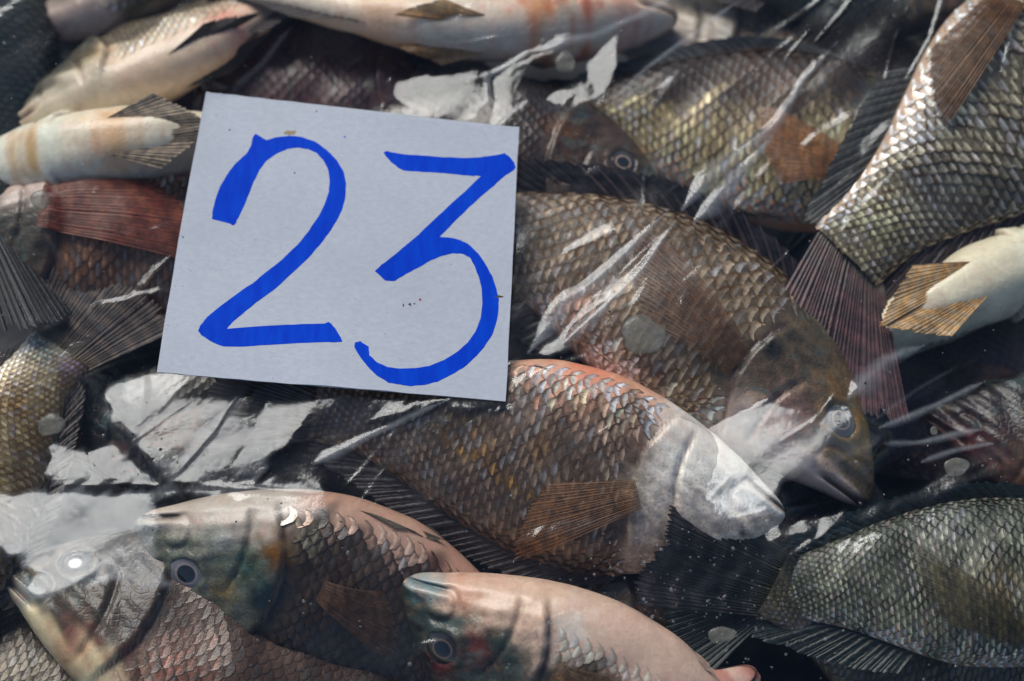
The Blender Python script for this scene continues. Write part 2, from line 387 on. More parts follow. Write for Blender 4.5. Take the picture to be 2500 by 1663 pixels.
class Fish:
    def __init__(f, **k):
        f.k = k
        h = at(*k['head'], k['zh']); t = at(*k['tail'], k['zt'])
        f.h = h; f.L = np.linalg.norm(t - h)
        X = (t - h) / f.L
        Y0 = np.cross([0, 0, 1.0], X); Y0 /= np.linalg.norm(Y0)
        Z0 = np.cross(X, Y0)
        r = math.radians(k['roll'])
        f.X = X; f.Y = math.cos(r) * Y0 + math.sin(r) * Z0; f.Z = -math.sin(r) * Y0 + math.cos(r) * Z0
        f.up = 1 if math.cos(r) >= 0 else -1
        f.depth = k.get('depth', 1.0); f.thick = k.get('thick', 1.0)
        f.by = k.get('bend', 0.0); f.bz = k.get('bendz', 0.0)
        f.tw = k.get('tailbend', 0.0)
    def prof(f, s):
        q = np.sqrt(np.clip(s, 0, 1))
        return _top(q) * f.depth, _bot(q) * f.depth, _wid(q) * f.thick
    def world(f, p):
        """local points -> working units, with the bend of the spine"""
        p = np.asarray(p, float); x, y, z = p[..., 0], p[..., 1], p[..., 2]
        xc = np.clip(x, -0.05, 1.35)
        cy = f.by * 4 * xc * (1 - xc) + f.tw * np.clip(xc - .62, 0, 2) ** 2
        dy = f.by * 4 * (1 - 2 * xc) + f.tw * 2 * np.clip(xc - .62, 0, 2)
        cz = f.bz * 4 * xc * (1 - xc); dz = f.bz * 4 * (1 - 2 * xc)
        il = 1 / np.sqrt(1 + dy * dy)
        X = x - y * dy * il - z * dz * f.up * 0; Yy = cy + y * il; Zz = z + cz * f.up
        return f.h + f.L * (X[..., None] * f.X + Yy[..., None] * f.Y + Zz[..., None] * f.Z)
    def surf(f, s, phi, extra=0.0):
        """phi 0 = back, pi/2 = +z flank, pi = belly, 3pi/2 = -z flank"""
        s, phi = np.broadcast_arrays(np.asarray(s, float), np.asarray(phi, float))
        T, B, W = f.prof(s)
        t = np.cos(phi); sn = np.sin(phi)
        y = (T + B) / 2 + (T - B) / 2 * t
        z = W * np.sign(sn) * np.abs(sn) ** 0.85 * (1 - .16 * t)
        dsp = f.disp(s, y, t) * np.abs(sn) ** 0.7 + extra
        z = z + np.sign(sn) * dsp
        y = y + t * np.abs(t) ** 3 * extra
        return np.stack([s, y, z], -1)
    def disp(f, s, y, t):
        yn = y / f.depth
        d = np.zeros_like(s)
        # gill cover: full in front of its edge, a drop behind it
        e = 0.318 - 1.5 * (yn - .01) ** 2 - 0.25 * np.clip(-yn - .05, 0, 1)
        g = e - s
        msk = sstep(.155, .12, yn) * sstep(-.17, -.12, yn)
        d += .017 * np.where(g > 0, np.exp(-np.clip(g, 0, 1) / .07), 0) * sstep(-.004, .004, g) * msk
        # cheek plate groove
        e2 = 0.235 - 2.2 * (yn + .03) ** 2
        d -= .010 * np.exp(-((s - e2) / .006) ** 2) * sstep(.06, .03, yn) * sstep(-.14, -.10, yn)
        ev = 1.0 if f.k.get('eye', True) else 0.0
        # eye rim
        r = np.hypot(s - EYE_S, yn - EYE_Y)
        d += ev * (.007 * np.exp(-((r - EYE_R * 1.12) / .009) ** 2) - .010 * np.exp(-(r / (EYE_R * .85)) ** 4))
        # lips and the mouth slit
        ym = -.012 - .42 * s
        dm = yn - ym
        m_ = sstep(.10, .075, s)
        d += m_ * (.007 * np.exp(-((np.abs(dm) - .011) / .008) ** 2) - .010 * np.exp(-(dm / .0045) ** 2))
        d -= .006 * np.exp(-((np.hypot(s - .085, yn + .02) - .035) / .006) ** 2) * sstep(.05, .09, s)
        # forehead and brow unevenness
        hd = sstep(.34, .24, s)
        d += hd * .003 * np.sin(s * 90 + 3 * yn * 40) * np.sin(yn * 75 + 1.3)
        ph_ = f.k['head'][0] * .013
        d += .0035 * np.sin(s * 31 + 1.7 + ph_) * np.sin(yn * 27 + s * 11 + ph_) + .006 * np.sin(s * 14 + ph_) * np.sin(yn * 16 + 2 * ph_ + s * 5)
        return d
    def z_at(f, s, y):
        T, B, W = f.prof(s)
        t = np.clip((y - (T + B) / 2) / ((T - B) / 2), -.98, .98)
        phi = np.arccos(t)
        return f.surf(s, phi)[..., 2]
    def pigment(f, s, t, yn):
        P = f.k['pal']
        c = np.empty(s.shape + (3,)); fl = np.array(P['flank']); c[:] = fl
        lump = .22 * np.sin(s * 37 + 2 * t) * np.sin(t * 5 + s * 9) + .12 * np.sin(s * 83 + t * 11)
        dw = sstep(P.get('d0', .15), P.get('d1', .95), t + lump)[..., None]
        c = lerp(c, np.array(P['back']), dw)
        bw = sstep(P.get('b0', -.45), P.get('b1', -.85), t + lump * .6)[..., None]
        c = lerp(c, np.array(P['belly']), bw)
        hw = sstep(.33, .26, s)
        hb = sstep(P.get('hb0', -.15), P.get('hb1', -.75), t + lump * .5)
        hc = lerp(np.broadcast_to(np.array(P['head']), c.shape), np.array(P.get('throat', P['belly'])), hb[..., None])
        c = lerp(c, hc, hw[..., None])
        if P.get('bars'):
            bar = sstep(.2, .9, np.sin(s * 58 + 1)) * sstep(-.7, 0, t) * (1 - hw)
            c = c * (1 - P['bars'] * bar[..., None])
        # mouth slit and black gill spot
        m_ = sstep(.10, .07, s) * np.exp(-((yn + .012 + .42 * s) / .006) ** 2)
        c = lerp(c, np.array([.03, .015, .012]), (m_ * .85)[..., None])
        gs = np.exp(-(np.hypot(s - .295, (yn - .045)) / .022) ** 4) * P.get('spot', .8)
        c = lerp(c, np.array([.008, .014, .016]), gs[..., None])
        eg = .318 - 1.5 * (yn - .01) ** 2 - .25 * np.clip(-yn - .05, 0, 1)
        go = np.exp(-((s - eg - .005) / .006) ** 2) * sstep(.15, .11, np.abs(yn)) * .75
        c = lerp(c, np.array([.05, .018, .014]), go[..., None])                     # the gill slit
        go = np.exp(-((s - (.235 - 2.2 * (yn + .03) ** 2)) / .005) ** 2) * sstep(.05, .02, yn) * sstep(-.13, -.09, yn) * .5
        c = lerp(c, c * .35, go[..., None])                                         # edge of the cheek plate
        ns_ = np.exp(-(np.hypot(s - .075, yn - .055) / .007) ** 2) * .85
        c = lerp(c, np.array([.02, .016, .014]), ns_[..., None])                    # nostril
        if 'lat' in f.k:
            s0, s1, ya, yb, lc = f.k['lat']
            u = np.clip((s - s0) / (s1 - s0), 0, 1); yl = lerp(ya, yb, u) + .02 * np.sin(u * 3.14)
            q = np.exp(-((yn - yl) / .012) ** 2) * sstep(0, .1, u) * sstep(1, .9, u) * .75
            c = lerp(c, np.array(lc), q[..., None])
        for (bs, by, br, bc, ba) in f.k.get('blot', ()):
            q = np.exp(-(np.hypot(s - bs, yn - by) / br) ** 2 * (1 + .7 * np.sin(s * 120) * np.sin(yn * 140))) * ba
            c = lerp(c, np.array(bc), np.clip(q, 0, 1)[..., None])
        lum = c.mean(-1, keepdims=True)
        c = lum + (c - lum) * 1.4                       # fresh wet skin: fuller colour, darker darks
        c = np.clip(c, .003, .95)
        c = c * lerp(.55, 1.06, sstep(.10, .42, lum))
        return np.clip(c, 0.003, .9)

def fin_mesh(f, name, base, tip, par, col, ray, alpha, nr, nv=12, amp=.0035, conform=None, serr=.05, bow=None, fold=0.0, alpha_tip=None, col0=None):
    base, tip = np.asarray(base, float), np.asarray(tip, float)
    nu = nr * 4 + 1
    uu = np.linspace(0, 1, nu); uw = uu + .014 * np.sin(uu * 19 + nr) * uu * (1 - uu) * 4 + .006 * np.sin(uu * 47 + 2)
    vv = np.linspace(0, 1, nv)
    kb = np.linspace(0, 1, len(base)); kt = np.linspace(0, 1, len(tip))
    def ip(kx, arr):
        return np.stack([cubic(kx, arr[:, i])(uu) if len(kx) > 2 else np.interp(uu, kx, arr[:, i]) for i in range(3)], -1)
    b, t = ip(kb, base), ip(kt, tip)
    ext = 1 - serr * (.5 - .5 * np.cos(2 * math.pi * uw * nr)) - .25 * rng.random(nu) * serr - .05 * (.5 + .5 * np.sin(uu * 17 + nr)) * (np.sin(uu * 41 + 1) > .55)
    V = vv[None, :, None] * ext[:, None, None]
    P = b[:, None, :] * (1 - V) + t[:, None, :] * V
    if bow is not None: P = P + np.array(bow) * (np.sin(V * math.pi / 2) * (1 - V))
    rd = amp * np.cos(2 * math.pi * uw * nr)[:, None] * (1 - .5 * vv)[None, :] * sstep(0, .1, vv)[None, :]
    wave = fold * np.sin(uu * 9 + 1)[:, None] * vv[None, :] ** 1.5
    if conform is not None:
        zz = f.z_at(np.clip(P[..., 0], 0.02, 1), P[..., 1]) 
        zz = np.where(zz > 0, zz, 0)
        P[..., 2] = conform * (np.maximum(zz, .02) + .010 + .016 * np.sin(V[..., 0] * math.pi * .9) + rd + wave)
    else:
        tb = np.gradient(b, axis=0); ry = t - b
        n = np.cross(tb, ry); n /= (np.linalg.norm(n, axis=1, keepdims=True) + 1e-9)
        P = P + n[:, None, :] * (rd + wave)[..., None]
    W = f.world(P)
    idx = np.arange(nu * nv).reshape(nu, nv)
    F = np.stack([idx[:-1, :-1], idx[1:, :-1], idx[1:, 1:], idx[:-1, 1:]], -1).reshape(-1, 4)
    N = nu * nv
    fuv = np.stack([np.repeat(uw * nr, nv), np.tile(vv, nu), np.tile(lerp(alpha, alpha if alpha_tip is None else alpha_tip, vv), nu)], -1)
    cb = np.broadcast_to(np.array(col), (N, 3))
    if col0 is not None: cb = lerp(np.broadcast_to(np.array(col0), (N, 3)), cb, sstep(.0, .32, fuv[:, 1] + .05 * np.sin(fuv[:, 0] * 5))[:, None])
    rb = np.broadcast_to(np.array(ray), (N, 3))
    return mesh_obj(name, W.reshape(-1, 3), F, M_FIN, par, cols={'c_col': cb, 'c_rim': rb, 'fuv': fuv})

def build_fish(**k):
    f = Fish(**k); P = k['pal']
    mid = f.world(np.array([.45, 0, 0]))
    r = root('fish', [mid[0], mid[1], mid[2] - f.L * .09])
    tag(r, k['label'], 'fish', 'fish packed under the plastic')
    # ---- body
    ns, nph = 170, 112
    q = np.linspace(0, 1, ns); sv = (q ** 1.35)
    sv[0] = 0.0005
    ph = np.linspace(0, 2 * math.pi, nph, endpoint=False)
    SS, PH = np.meshgrid(sv, ph, indexing='ij')
    pts = f.surf(SS, PH)
    T = np.cos(PH); yn = pts[..., 1] / f.depth
    colr = f.pigment(SS, T, yn).reshape(-1, 3)
    headm = (sstep(.36, .28, SS) * sstep(-.75, -.2, T)).reshape(-1) * k.get('hm', 1.0)
    V = f.world(pts).reshape(-1, 3)
    i0 = np.arange(ns * nph).reshape(ns, nph); i1 = np.roll(i0, -1, 1)
    F = np.stack([i0[:-1], i0[1:], i1[1:], i1[:-1]], -1).reshape(-1, 4)
    body = mesh_obj('body', V, F, M_BODY, r, cols={'c_col': colr, 'info': np.stack([headm, SS.ravel(), T.ravel()], -1)})
    # ---- scales: a lattice of overlapping shields
    c_, r_ = .0305 * k.get('scale', 1), .0182 * k.get('scale', 1)
    tt = np.linspace(0, math.pi, 400)
    pr = f.surf(np.full(400, .45), tt)
    arc = np.concatenate([[0], np.cumsum(np.linalg.norm(np.diff(pr, axis=0), axis=1))])
    rows = np.arange(r_ * .7, arc[-1] - r_ * k.get('bare', 2.2), r_)
    phr = np.interp(rows, arc, tt)
    cs = []
    for side in (1, -1):
        if k.get('oneside') and side != f.up: continue
        for j, p0 in enumerate(phr):
            s0 = .255 + .01 * math.sin(p0 * 2)
            xs = np.arange(s0 + (c_ / 2 if j % 2 else 0), .985, c_)
            sh = np.full(len(xs), p0)
            cs.append(np.stack([xs, sh if side > 0 else 2 * math.pi - sh, np.full(len(xs), side)], -1))
    cs = np.concatenate(cs)
    yo = f.surf(cs[:, 0], cs[:, 1])[:, 1] / f.depth            # none on the gill cover
    eo = .318 - 1.5 * (yo - .01) ** 2 - .25 * np.clip(-yo - .05, 0, 1)
    cs = cs[cs[:, 0] > np.where(np.abs(yo) < .16, eo + .016, .29)]
    cs[:, 0] += rng.normal(0, .0011, len(cs)); cs[:, 1] += rng.normal(0, .005, len(cs))
    s, p_, sd = cs[:, 0], cs[:, 1], cs[:, 2]
    eps = .004
    O = f.surf(s, p_); Ts = f.surf(np.clip(s + eps, 0, 1), p_) - f.surf(s - eps, p_); Tp = f.surf(s, p_ + eps) - f.surf(s, p_ - eps)
    Tp = Tp * sd[:, None]
    rowscale = np.clip(np.linalg.norm(Tp, axis=1) / (2 * eps), .02, 1)
    ref = np.linalg.norm((f.surf(.45, p_ + eps) - f.surf(.45, p_ - eps)), axis=1) / (2 * eps)
    rat = np.clip(rowscale / ref, .35, 1.2)
    Ts /= np.linalg.norm(Ts, axis=1, keepdims=True); Tp /= np.linalg.norm(Tp, axis=1, keepdims=True)
    N = np.cross(Ts, Tp); N *= np.sign((N * np.stack([0 * s, np.cos(p_), np.sin(p_) * 2], -1)).sum(1))[:, None]
    av = np.array([0, .42, .72, .9, 1.0]); bv = np.array([-1, -.55, 0, .55, 1.0])
    A, B = np.meshgrid(av, bv, indexing='ij'); A, B = A.ravel(), B.ravel()
    R = np.sqrt(np.clip(1 - .86 * B * B, 0, 1))
    lenv = c_ * 1.12; widv = r_ * 1.3
    lift = .0026 * A ** 1.3 - .0012 - .0016 * B * B
    jit = rng.random(len(s))
    tiltj = 1 + rng.normal(0, .07, len(s))
    ptsS = (O[:, None, :] + Ts[:, None, :] * ((A * R - .35) * lenv)[None, :, None]
            + Tp[:, None, :] * (B * widv)[None, :, None] * (rat * (1 + rng.normal(0, .03, len(s))))[:, None, None]
            + N[:, None, :] * (lift[None, :, None] * tiltj[:, None, None]))
    t_ = np.cos(p_); yn = O[:, 1] / f.depth
    pc = f.pigment(s, t_, yn)
    gain = P.get('gain', 1.9)
    sc = np.clip(pc * gain, 0, .85)
    hue = rng.random(len(s))[:, None]
    lum = sc.mean(-1, keepdims=True)
    sc = np.where(hue > .86, lerp(sc, lum * np.array([1.15, 1.17, 1.17]), .7), sc)
    sc = np.where(hue < .12, lum * np.array([1.18, 1.0, .86]), sc)
    lum = sc.mean(-1, keepdims=True)
    sc = np.clip(lerp(sc, lum * np.array([1.06, 1.0, .92]), P.get('grey', .12)), 0, .85)
    wob = .5 + .5 * np.sin(s * 23 + t_ * 6 + k['head'][0]) * np.sin(s * 9 - t_ * 4)
    jit = np.clip(jit * .75 + wob * .35 - .05, 0, 1)
    belly = sstep(P.get('b0', -.45), P.get('b1', -.85), t_)[:, None]
    rimc = lerp(np.broadcast_to(np.array(P['rim']), pc.shape), pc * .8, belly * .75)
    nS, nV = len(s), len(A)
    gi = np.arange(25).reshape(5, 5)
    Fb = np.stack([gi[:-1, :-1], gi[1:, :-1], gi[1:, 1:], gi[:-1, 1:]], -1).reshape(-1, 4)
    FF = (Fb[None] + (np.arange(nS) * nV)[:, None, None]).reshape(-1, 4)
    suv = np.stack([np.tile(A, nS), np.tile(B, nS), np.repeat(jit, nV)], -1)
    scl = mesh_obj('scales', f.world(ptsS).reshape(-1, 3), FF, M_SCALE, r,
                   cols={'c_col': np.repeat(sc, nV, 0), 'c_rim': np.repeat(rimc, nV, 0), 'suv': suv})
    scl['kind'] = 'stuff'
    # ---- eyes
    if k.get('eye', True):
        for side in ((f.up,) if k.get('oneside', True) else (1, -1)):
            er, nr_, na = EYE_R * k.get('eyer', 1), 14, 36
            rr = np.linspace(0.0, 1, nr_); an = np.linspace(0, 2 * math.pi, na, endpoint=False)
            RR, AN = np.meshgrid(rr, an, indexing='ij')
            zc = f.z_at(np.array([EYE_S]), np.array([EYE_Y * f.depth]))[0]
            zz = abs(zc) + .001 + .011 * np.sqrt(np.clip(1 - RR ** 2 * .98, 0, 1)) - .004 * RR ** 6
            sx = (f.z_at(np.array([EYE_S + .03]), np.array([EYE_Y * f.depth]))[0] - f.z_at(np.array([EYE_S - .03]), np.array([EYE_Y * f.depth]))[0]) / .06
            sy = (f.z_at(np.array([EYE_S]), np.array([EYE_Y * f.depth + .03]))[0] - f.z_at(np.array([EYE_S]), np.array([EYE_Y * f.depth - .03]))[0]) / .06
            ex, ey = RR * np.cos(AN) * er, RR * np.sin(AN) * er * .96
            zz = zz + ex * sx * .8 + ey * sy * .8
            ep = np.stack([EYE_S + ex, EYE_Y * f.depth + ey, side * zz], -1)
            iris = np.array(k.get('iris', (.07, .06, .055)))
            ec = np.where((RR < .42)[..., None], np.array([.006, .010, .016]), np.where((RR < .50)[..., None], np.array(k.get('ring', (.45, .33, .22))), iris))
            ec = np.where((RR > .86)[..., None], iris * .45, ec)
            gi2 = np.arange(nr_ * na).reshape(nr_, na); g1 = np.roll(gi2, -1, 1)
            EF = np.stack([gi2[:-1], gi2[1:], g1[1:], g1[:-1]], -1).reshape(-1, 4)
            mesh_obj('eye', f.world(ep).reshape(-1, 3), EF, M_EYE, r, cols={'c_col': ec.reshape(-1, 3)})
    # ---- fins
    fc, fr = P['fin'], P['ray']
    up = f.up
    fins = k.get('fins', {})
    if fins.get('dorsal', 1):
        o = fins.get('dorsal', 1); o = {} if o == 1 else o
        ss = np.linspace(.27, .90, 9); Tt, Bb, _ = f.prof(ss)
        base = np.stack([ss, Tt - .012, 0 * ss], -1)
        ln = np.array([.055, .085, .098, .10, .10, .10, .115, .15, .10]) * o.get('len', 1)
        an = np.radians(np.array([50, 42, 36, 32, 28, 24, 16, 4, -6]) * o.get('ang', 1))
        tip = base + np.stack([ln * np.cos(an), ln * np.sin(an), up * np.full(9, o.get('dz', 0.0))], -1)
        df = fin_mesh(f, 'dorsal_fin', base, tip, r, o.get('col', fc), o.get('ray', fr), o.get('a', .97), 30, 10, .0022, serr=.09, fold=o.get('fold', .01))
        if o.get('spines'):
            for u in np.linspace(.03, .62, 15):
                b0 = np.array([np.interp(u, np.linspace(0, 1, 9), base[:, i]) for i in range(3)])
                t0 = np.array([np.interp(u, np.linspace(0, 1, 9), tip[:, i]) for i in range(3)])
                ax = t0 - b0; sp = []
                for v, rad in ((0, .0042), (.35, .0038), (.7, .0028), (.95, .0014), (1.06, .0003)):
                    for q6 in range(6):
                        a6 = q6 * math.pi / 3
                        nrm = np.cross(ax, [0, 0, 1.0]); nrm /= np.linalg.norm(nrm)
                        sp.append(b0 + ax * v + rad * (nrm * math.cos(a6) + np.array([0, 0, 1.0]) * math.sin(a6)) + np.array([0, 0, up * .004]))
                sf = [(i * 6 + q6, i * 6 + (q6 + 1) % 6, i * 6 + 6 + (q6 + 1) % 6, i * 6 + 6 + q6) for i in range(4) for q6 in range(6)]
                wv = f.world(np.array(sp))
                cN = len(wv)
                so_ = mesh_obj('fin_spine', wv, sf, M_FIN, r, cols={'c_col': np.tile([.05, .035, .034], (cN, 1)), 'c_rim': np.tile([.08, .055, .05], (cN, 1)), 'fuv': np.tile([.0, .5, 1.0], (cN, 1))})
                so_.parent = df
    if fins.get('anal', 1):
        o = fins.get('anal', 1); o = {} if o == 1 else o
        ss = np.linspace(.63, .89, 6); Tt, Bb, _ = f.prof(ss)
        base = np.stack([ss, Bb + .012, 0 * ss], -1)
        ln = np.array([.06, .085, .10, .12, .14, .09]) * o.get('len', 1)
        an = np.radians(np.array([60, 48, 38, 26, 12, 0]) * o.get('ang', 1))
        tip = base + np.stack([ln * np.cos(an), -ln * np.sin(an), up * np.full(6, o.get('dz', 0.0))], -1)
        fin_mesh(f, 'anal_fin', base, tip, r, o.get('col', fc), o.get('ray', fr), o.get('a', .95), 16, 10, .002, serr=.05, fold=.006)
    if fins.get('tail', 1):
        o = fins.get('tail', 1); o = {} if o == 1 else o
        T1, B1, _ = f.prof(np.array([.985])); T1, B1 = T1[0], B1[0]
        ta = math.radians(o.get('ang', 0)); sp = math.radians(o.get('spread', 30)); ln = o.get('len', .25)
        us = np.linspace(1, -1, 9)
        base = np.stack([np.full(9, .975), (T1 + B1) / 2 + (T1 - B1) / 2 * us * .97, 0 * us], -1)
        aa = ta + us * sp
        lf = ln * (1 - .10 * (1 - np.abs(us)) - .10 * np.abs(us) ** 4)
        tip = base + np.stack([lf * np.cos(aa), lf * np.sin(aa), up * (o.get('dz', 0) + o.get('dzu', 0) * us)], -1)
        fin_mesh(f, 'tail_fin', base, tip, r, o.get('col', fc), o.get('ray', fr), o.get('a', .96), 30, 16, .0018, serr=.03, fold=o.get('fold', .012), col0=np.array(P['flank']) * .6)
    if fins.get('pectoral', 1):
        o = fins.get('pectoral', 1); o = {} if o == 1 else o
        bs, by_ = o.get('at', (.315, -.035)); an = math.radians(o.get('ang', 12)); sp = math.radians(o.get('spread', 16)); ln = o.get('len', .27)
        us = np.linspace(1, -1, 7)
        wb = o.get('base', .022)
        base = np.stack([bs - wb * us * math.sin(an), by_ + wb * us * math.cos(an), 0 * us], -1)
        aa = an + us * sp; lf = ln * (1 - .42 * (.5 - .5 * us) ** 1.5)
        tip = base + np.stack([lf * np.cos(aa), lf * np.sin(aa), 0 * us], -1)
        fin_mesh(f, 'pectoral_fin', base, tip, r, o.get('col', P.get('pec', (.22, .11, .05))), o.get('ray', P.get('pecray', (.10, .05, .025))), o.get('a', .55), 20, 16, .0012,
                 conform=up, serr=.05, alpha_tip=o.get('at_tip', .4))
    if fins.get('pelvic', 1):
        o = fins.get('pelvic', 1); o = {} if o == 1 else o
        for sdz in ((1, -1) if o.get('both', 1) else (up,)):
            T1, B1, W1 = f.prof(np.array([.37])); b1 = B1[0]
            ln = o.get('len', .27); dn = math.radians(o.get('ang', 8)); out_ = o.get('out', .05); fan = o.get('fan', .07)
            us = np.linspace(0, 1, 6)
            base = np.stack([.36 + .03 * us, b1 + .012 + 0 * us, sdz * (.018 + .02 * us)], -1)
            lf = ln * (1 - .45 * us ** 1.2)
            tip = np.stack([.36 + lf * math.cos(dn), b1 - lf * math.sin(dn) + o.get('lift', 0.0) + .012, sdz * (.018 + out_ + fan * (us - .2))], -1)
            fin_mesh(f, 'pelvic_fin', base, tip, r, o.get('col', P.get('pel', fc)), o.get('ray', P.get('pelray', fr)), o.get('a', .8), 13, 12, .0014, serr=.03, fold=.004, bow=(0, -.012, 0))
    return f, r

# ------------------------------------------------------------------ the fish, each with its own place and colouring
BASE = dict(back=(.055, .042, .032), flank=(.14, .105, .075), belly=(.62, .48, .40), head=(.10, .085, .065), throat=(.58, .48, .42),
            rim=(.075, .042, .018), fin=(.022, .018, .019), ray=(.055, .042, .04), pec=(.22, .10, .045), pecray=(.09, .045, .02), pel=(.20, .15, .09), pelray=(.07, .055, .04))
def pal(**k): d_ = dict(BASE); d_.update(k); return d_
RED = (.45, .06, .04); PINK = (.60, .30, .24); ORNG = (.50, .22, .07); GOLD = (.38, .24, .07); TEAL = (.05, .14, .14); WHITE = (.72, .66, .60)

